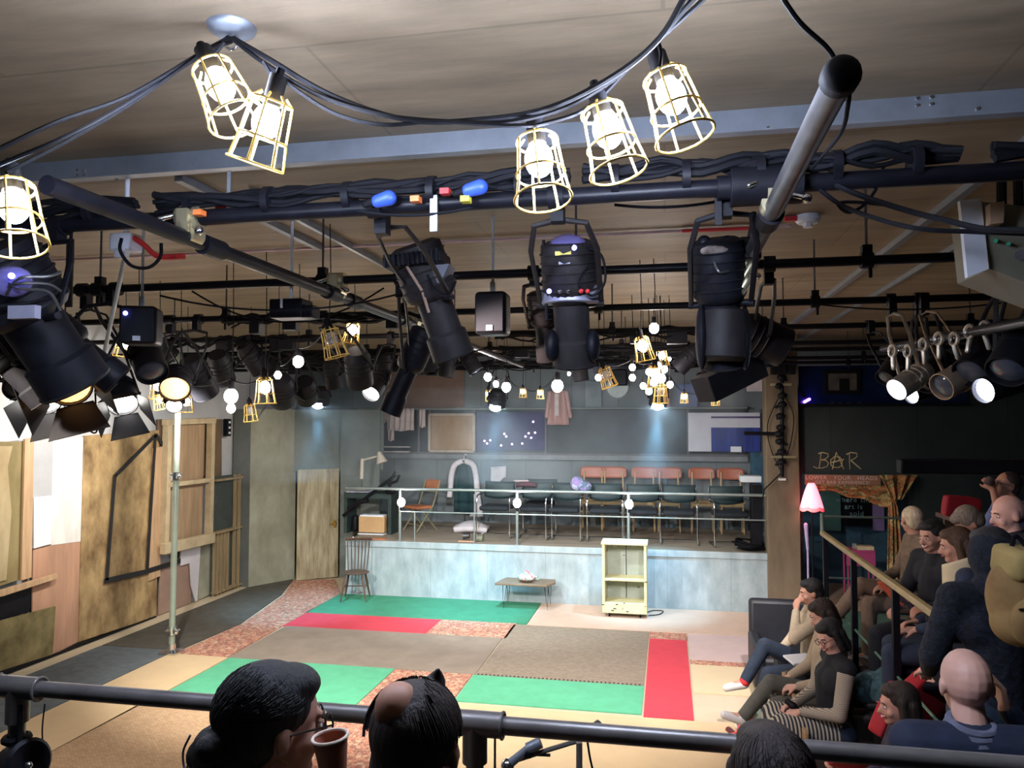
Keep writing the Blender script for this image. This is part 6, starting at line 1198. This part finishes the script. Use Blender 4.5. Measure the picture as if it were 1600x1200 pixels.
hp2 = atd(656, 1160, 1.5); person('person with short dark hair and a bald crown, seen from behind at the railing', hp2, -8, 1.10, (0, -4, 0), None, SKT, ('crown', HDB, 8, 600), blackc, trousers=blackc, shoe=BLACK, vox=.006, face=True, hs=1.0)
hp3 = atd(1201, 1216, 1.78); person('person with dark hair cut by the bottom edge, right of the microphone', hp3, 10, 1.10, (0, 0, 0), None, SK, ('bob', HDB, 9, 420), blackc, trousers=blackc, shoe=BLACK, vox=.008)
# --- bald person in navy jacket, phone at the ear
def p4x(t, j, H):
    sc_ = MB(); 
    for k in range(3): sc_.ring(j['neck']+V((0, -.005, -.015+.018*k)), (.05*k-.05, -.2, 1), .080-.006*k, .016, 26, 8)
    sc_.build('scarf', mat('grey_scarf', (.13, .14, .20), .9, 0, .3, 14, .2), t)
hp4 = atd(1508, 1068, 2.78); person('bald person in a navy jacket and grey scarf, hand to the ear, beyond the railing', hp4, 2, .62, (0, -8, 0), dict(sL=(-.20, -.03, 1.05), sR=(.20, -.03, 1.05), eR=(.34, .14, .95), wR=(.16, .10, 1.14), dR=(-.25, -.05, 1), nR=(-1, 0, 0), cR=.5), SKP, None, navy, trousers=navy, shoe=BLACK, vox=.006, bulk=1.12, hs=1.06, extra=p4x)
# --- front row
hp5 = atd(1402, 1100, 4.55); 
def p5x(t, j, H): MB().cyl(j['wL']+V((.0, .06, .0)), j['wL']+V((.03, .14, .10)), .006, n=8).build('blue_pen', BLUEP, t)
hp5 = V((hp5.x, hp5.y, 1.24)); hp5 = atz(1402, 1100, 1.24); person('woman in profile with long dark hair holding a blue pen in the front row', hp5, 88, 0, (5, -8, 0), dict(wL=(-.16, .34, .86), eL=(-.24, .12, .78), dL=(.1, .8, .6), nL=(1, 0, 0), cL=.7), SK, ('long', HDB), mat('dark_pattern', (.03, .02, .04), .9, 0, .8, 24), trousers=blackc, shoe=BLACK, smile=True)
def p6x(t, j, H):
    g = MB().cap(j['hL'], j['kL'], .125, .11).cap(j['hR'], j['kR'], .125, .11).cap(j['hL'], j['kR'], .11, .10).cap(j['kL']-V((0, 0, .02)), j['kR']-V((0, 0, .02)), .10)
    g.build('skirt', stripe_skirt, t, remesh=.012, relax=5)
    MB().cap(j['wL']+V((.06, .04, .02)), j['wR']+V((-.05, .05, .04)), .030, .022).build('black_phone', BLACK, t)
hp6 = atz(1296, 994, 1.25); person('woman in glasses and black waistcoat with striped sleeves and striped skirt, front row', hp6, 98, 0, (24, -24, 8), dict(eL=(-.27, .06, .74), eR=(.26, .08, .74), wL=(-.09, .28, .70), wR=(.06, .30, .70), chest=(0, 0, .90), kL=(-.11, .42, .58), kR=(.10, .42, .60)), SKP, ('bob', HBK), blackc, 'none', denim, BLACK, forearm=stripe_top, glasses=mat('brown_glasses', (.12, .03, .02), .4), extra=p6x, smile=True, vox=.008)
hp7 = atz(1284, 960, 1.26); person('woman with brown hair in pale top looking down, behind the woman in glasses', hp7, 95, 0, (-5, -28, 0), crossL, SKP, ('bob', HDB), beigec, 'long', greyt, whitesh)
def p8x(t, j, H): MB().cap(j['aR'], j['aR'].lerp(j['kR'], .25), .052, .050).build('red_sock', mat('red_sock', (.6, .03, .04), .8), t)
hp8 = atz(1266, 925, 1.27); person('dark-haired person in beige shirt with fist to the mouth, red sock and white trainers', hp8, 97, 0, (0, -10, 0), dict(kL=(-.12, .46, .52), aL=(-.12, .60, .09), tL=(-.12, .74, .045), kR=(.0, .46, .74), aR=(-.02, .66, .42), tR=(-.02, .83, .36), eL=(-.20, .24, .86), wL=(-.06, .18, 1.08), dL=(.2, -.2, 1), nL=(.5, -1, 0), cL=1.1, eR=(.22, .14, .76)), SK, ('short', HBK), beigec, 'long', denim, whitesh, extra=p8x)
# --- second row
hp10 = V(atd(1423, 812, 6.9)); person('pale-haired person in brown coat with crossed tan-trousered legs, second row', hp10, 92, .745, (-75, -5, 0), crossL, SK, ('crop', HBL), browncoat, 'long', tanc, mat('grey_trainer', (.35, .32, .30), .6))
def p9x(t, j, H): MB().box((0, 0, 0), (.01, .01, .01)) ; b_ = MB().box(j['wR']+V((-.10, .10, .12)), (.20, .012, .26), rotm(10, -35, 20)); b_.build('programme', blotch(mat('programme_cover', (.3, .1, .1), .5), [(.06, .01, .03), (.55, .10, .05), (.12, .10, .09), (.03, .02, .05), (.20, .18, .14)], 6, 3), t)
hp9 = atd(1455, 838, 6.0); person('smiling dark-haired woman in black holding an orange and black programme, second row', hp9, 118, .745, (5, -8, 4), dict(eL=(-.25, .10, .78), wL=(-.20, .28, .76), wR=(.10, .26, .70)), SK, ('short', HBK), blackc, 'long', blackc, BLACK, extra=p9x, smile=True, vox=.008)
def p11x(t, j, H): MB().sheet(lambda u, v: tuple(j['neck']+V((.12*math.cos(PI*u*1.6-.6), .11*math.sin(PI*u*1.6-.6), .04-.14*v-.05*math.sin(u*5)))), 20, 6).build('cream_scarf', mat('cream_scarf', (.60, .52, .34), .9, 0, .1, 8, .2), t, solid=.03)
hp11 = atd(1492, 852, 5.4); person('brown-haired person with cream scarf leaning toward the smiling woman', hp11, 75, .745, (10, -12, 0), None, SK, ('bob', HBR), mat('blueblack_wool', (.02, .03, .06), .9, 0, .4, 20, .3), 'long', denim, BLACK, extra=p11x)
hp15 = atd(1512, 818, 5.9); person('grey-haired person in a tan coat bending forward behind the cream scarf', hp15, 95, .745, (0, -45, 0), dict(chest=(0, .06, .90), neck=(0, .12, 1.06)), SK, ('short', HGR), browncoat, 'long', tanc, BLACK)
hp12 = atd(1574, 803, 5.1); person('bald pink-headed person in dark clothes, top row at the right edge', hp12, 80, 1.095, (20, -10, 0), None, SKP, None, blackc, 'long', blackc, BLACK, hs=1.05)
hp13 = atd(1572, 758, 6.6); person('person in blue polo shirt drinking, glasses, top row by the dark wall', hp13, 100, 1.095, (0, 12, 0), dict(eL=(-.26, .24, .98), wL=(-.10, .20, 1.20), dL=(.3, .3, 1), nL=(1, -.3, 0), cL=.9, eR=(.26, .10, .78)), SKT, ('crop', HDB), blue_polo, 'short', blackc, BLACK, glasses=True)
tag(MB().cyl(atd(1543, 757, 6.45), atd(1549, 747, 6.45), .035, .03, n=16).build('drinking_cup', mat('dark_cup', (.08, .05, .05), .4)), 'dark cup lifted by the person in the blue polo shirt', 'cup')
# --- person in dark fleece with yellow backpack
hp14 = atd(1546, 866, 3.6); fleece = mat('dark_fleece', (.008, .011, .020), .95, 0, .9, 40, .8)
def p14x(t, j, H): MB().ell(j['neck']+V((0, -.03, .0)), (.12, .11, .08)).ell(j['head']+V((0, -.03, .0)), (.105, .112, .135)).build('hood', fleece, t, remesh=.01, relax=4)
person('person in a dark hooded fleece seen from behind at the right edge', hp14, 8, .625, (0, -10, 0), STAND, SK, ('short', HBK), fleece, 'long', denim, BLACK, bulk=1.02, extra=p14x)
bp_ = mat('backpack_cloth', (.24, .12, .04), .8, 0, .2, 5, .1, col2=(.42, .26, .09))
pc = atd(1590, 932, 3.2); bk_ = thing('backpack', 'mustard yellow backpack with dark red patches at the right edge', 'backpack', pc, .3)
MB().ell((0, 0, 0), (.13, .10, .17)).ell((0, -.02, -.10), (.13, .10, .10)).build('bag_body', bp_, bk_, remesh=.012, relax=5); MB().box((.03, -.02, .14), (.22, .17, .13), rotm(0, 6, 4)).build('top_flap', mat('backpack_flap', (.42, .29, .10), .8, 0, .12, 5, .1), bk_, bevel=.03); MB().ell((-.02, -.105, -.08), (.10, .045, .10)).build('front_pocket', bp_, bk_); MB().tube([(-.10, -.13, -.02), (0, -.155, -.01), (.08, -.13, -.02)], .005, 6).build('zip', EYE_D, bk_)
MB().ell((.07, -.105, -.02), (.04, .03, .07)).build('dark_red_patch', mat('dark_red_patch', (.10, .015, .03), .8), bk_); MB().ell((-.02, -.15, -.14), (.012, .006, .009)).build('white_badge', WHITEP, bk_); MB().tube(bez([(-.04, -.02, .19), (0, 0, .25), (.04, -.02, .19)], 5), .01, 6).build('strap', BLACK, bk_)
# coats and bags on the floor and steps
def heap(name, label, cat, c_, r_, m_, n=5, seed=1):
    random.seed(seed); g = MB()
    for i in range(n): g.ell(V(c_)+V((random.uniform(-1, 1)*r_[0]*.55, random.uniform(-1, 1)*r_[1]*.55, random.uniform(-.6, .6)*r_[2])), (r_[0]*random.uniform(.45, .7), r_[1]*random.uniform(.45, .7), r_[2]*random.uniform(.5, .8)), rotm(random.uniform(0, 90), random.uniform(-30, 30), 0))
    return tag(g.build(name, m_, remesh=.012, relax=4), label, cat)
tealk = mat('teal_knit', (.05, .11, .13), .95, 0, .7, 18, .5)
c_ = atd(1372, 975, 5.9); heap('folded_coat', 'heaped teal knitted coat on the riser edge behind the front row', 'coat', (c_.x+.08, c_.y, .745+.17), (.24, .3, .20), tealk, 7, 4)
c_ = atd(1415, 1000, 5.3); heap('scarf_heap', 'second small teal scarf heap beyond the handrail post', 'scarf', (c_.x+.1, c_.y, .745+.08), (.12, .2, .09), tealk, 5, 6)
c_ = atd(1500, 978, 4.9); heap('blue_bundle', 'pale blue folded jeans on a lap under the handrail', 'clothes', (c_.x+.2, c_.y, 1.42), (.16, .2, .06), mat('pale_denim', (.13, .18, .26), .9, 0, .3, 10, .2), 5, 8)
c_ = atz(1175, 1128, .12); bgm = thing('cloth_tote', 'pale mint cloth bag with red straps on the floor before the striped skirt', 'bag', (c_.x, c_.y, .0))
MB().ell((0, 0, .13), (.15, .13, .13)).ell((.07, .02, .09), (.12, .12, .09)).build('bag_body', mat('mint_cloth', (.28, .36, .30), .9, 0, .3, 8, .2), bgm, remesh=.012, relax=4); MB().tube(bez([(-.14, -.12, .02), (-.08, -.13, .20), (-.02, -.12, .30)], 5), .016, 6, flat=2).tube(bez([(-.20, -.10, .02), (-.10, -.15, .10), (.0, -.12, .26)], 5), .014, 6, flat=2).tube(bez([(-.05, -.14, .28), (-.12, -.12, .22), (-.02, -.14, .16)], 5), .014, 6, flat=2).build('red_straps', mat('coral_red', (.75, .10, .09), .7), bgm)
tag(MB().tube([atz(1138, 1140, .02)+V((.0, 0, 0)), atz(1150, 1150, .03), atz(1165, 1148, .02)], .03, 8).build('dark_purse', mat('maroon', (.12, .02, .03), .5)), 'small maroon purse on the floor at the end of the red straps', 'purse')
nb = atz(1250, 1030, .74); tag(MB().box(nb, (.24, .17, .02), rotm(25, 10, 0)).build('open_notebook', WHITEP, bevel=.003), 'small white open notebook on the lap of the woman looking down', 'notebook')

# control booth window over the bar wall
bw0, bw1 = aty(1247, 572, YB-.03), aty(1512, 632, YB-.03)
struct('window_2', MB().box(((bw0.x+bw1.x)/2, YB-.015, (bw0.z+bw1.z)/2), (bw1.x-bw0.x, .02, bw0.z-bw1.z)), mat('booth_glass', (.008, .018, .07), .15, 0, .4, 2), origin=(0, 0, 0))
mo = thing('booth_monitor', 'framed screen of mottled warm grey in the dark blue control booth', 'screen', aty(1318, 630, YB-.1)); a, b = aty(1287, 578, YB-.06), aty(1345, 616, YB-.06)
rel(MB().box(((a.x+b.x)/2, YB-.06, (a.z+b.z)/2), (b.x-a.x, .05, a.z-b.z)), mo, 'case', BLACK, bevel=.008); rel(MB().box(((a.x+b.x)/2, YB-.09, (a.z+b.z)/2), (b.x-a.x-.12, .012, a.z-b.z-.12)), mo, 'screen', mat('booth_screen', (.10, .09, .08), .4, 0, .5, 4))  # screen has a mottled warm grey colour and no emission
rel(MB().box(((a.x+b.x)/2+.02, YB-.10, (a.z+b.z)/2-.04), (.14, .02, .18)), mo, 'silhouette', BLACK)
tag(MB().box(((bw0.x+bw1.x)/2, YB-.08, bw1.z), (bw1.x-bw0.x, .14, .04)).build('booth_sill', BLACK), 'black sill under the control booth window', 'sill')
vl = thing('violet_lamp', 'small violet glowing lamp at the corner beside the wooden column', 'lamp', aty(1257, 628, YB-.12)); MB().cap((0, 0, 0), (.07, 0, .04), .022).build('lens', glow('violet_glow', (.25, .08, 1), 9), vl); MB().cyl((0, .1, .1), (0, .0, .06), .02).box((0, .06, .12), (.05, .1, .05)).build('bracket', BLACK, vl)
for i, (x, y) in enumerate(((1300, 622), (1312, 626), (1325, 620), (1342, 622))):
    tag(MB().box(aty(x, 631, YB-.10), (.05, .03, .05)).build('mixing_fader', CHROME), 'small shiny control on the booth sill, '+('farthest left', 'second from the left', 'third from the left', 'farthest right')[i], 'control', 'small controls on the booth sill')

pb = atd(1502, 800, 7.6); bt = thing('upper_bench', 'dark wooden bench on the top row holding the bright red cushion', 'bench', (pb.x+.2, pb.y, 1.092)); zt9 = pb.z-.06-1.092
MB().box((0, 0, zt9-.03), (.5, 1.2, .05)).build('seat', wood_d, bt, bevel=.005)
for sy in (-.5, .5): MB().box((0, sy, (zt9-.05)/2), (.4, .05, zt9-.05)).build('leg', wood_d, bt)
# ================================================================ HAZE hanging over the stage, where the beams cut through it
hm_ = bpy.data.materials.new('haze_volume'); hm_.use_nodes = True; nt = hm_.node_tree; nt.nodes.clear()
ou = nt.nodes.new('ShaderNodeOutputMaterial'); vs = nt.nodes.new('ShaderNodeVolumeScatter'); vs.inputs['Color'].default_value = (.9, .95, 1, 1); vs.inputs['Anisotropy'].default_value = .2; vs.inputs['Density'].default_value = .035
tc_ = nt.nodes.new('ShaderNodeTexCoord'); nz_ = nt.nodes.new('ShaderNodeTexNoise'); nz_.inputs['Scale'].default_value = 1.3; nz_.inputs['Detail'].default_value = 3; mr_ = nt.nodes.new('ShaderNodeMapRange'); mr_.inputs[1].default_value = .42; mr_.inputs[2].default_value = .68; mr_.inputs[3].default_value = .004; mr_.inputs[4].default_value = .13
nt.links.new(tc_.outputs['Object'], nz_.inputs['Vector']); nt.links.new(nz_.outputs['Fac'], mr_.inputs[0]); nt.links.new(mr_.outputs[0], vs.inputs['Density']); nt.links.new(vs.outputs[0], ou.inputs['Volume'])
tag(MB().box((-2.65, 11.0, 2.68), (7.2, 2.3, 1.35)).build('haze', hm_, smooth=False), 'thin stage haze drifting in front of the gallery around the blue beams', 'haze', kind='stuff')
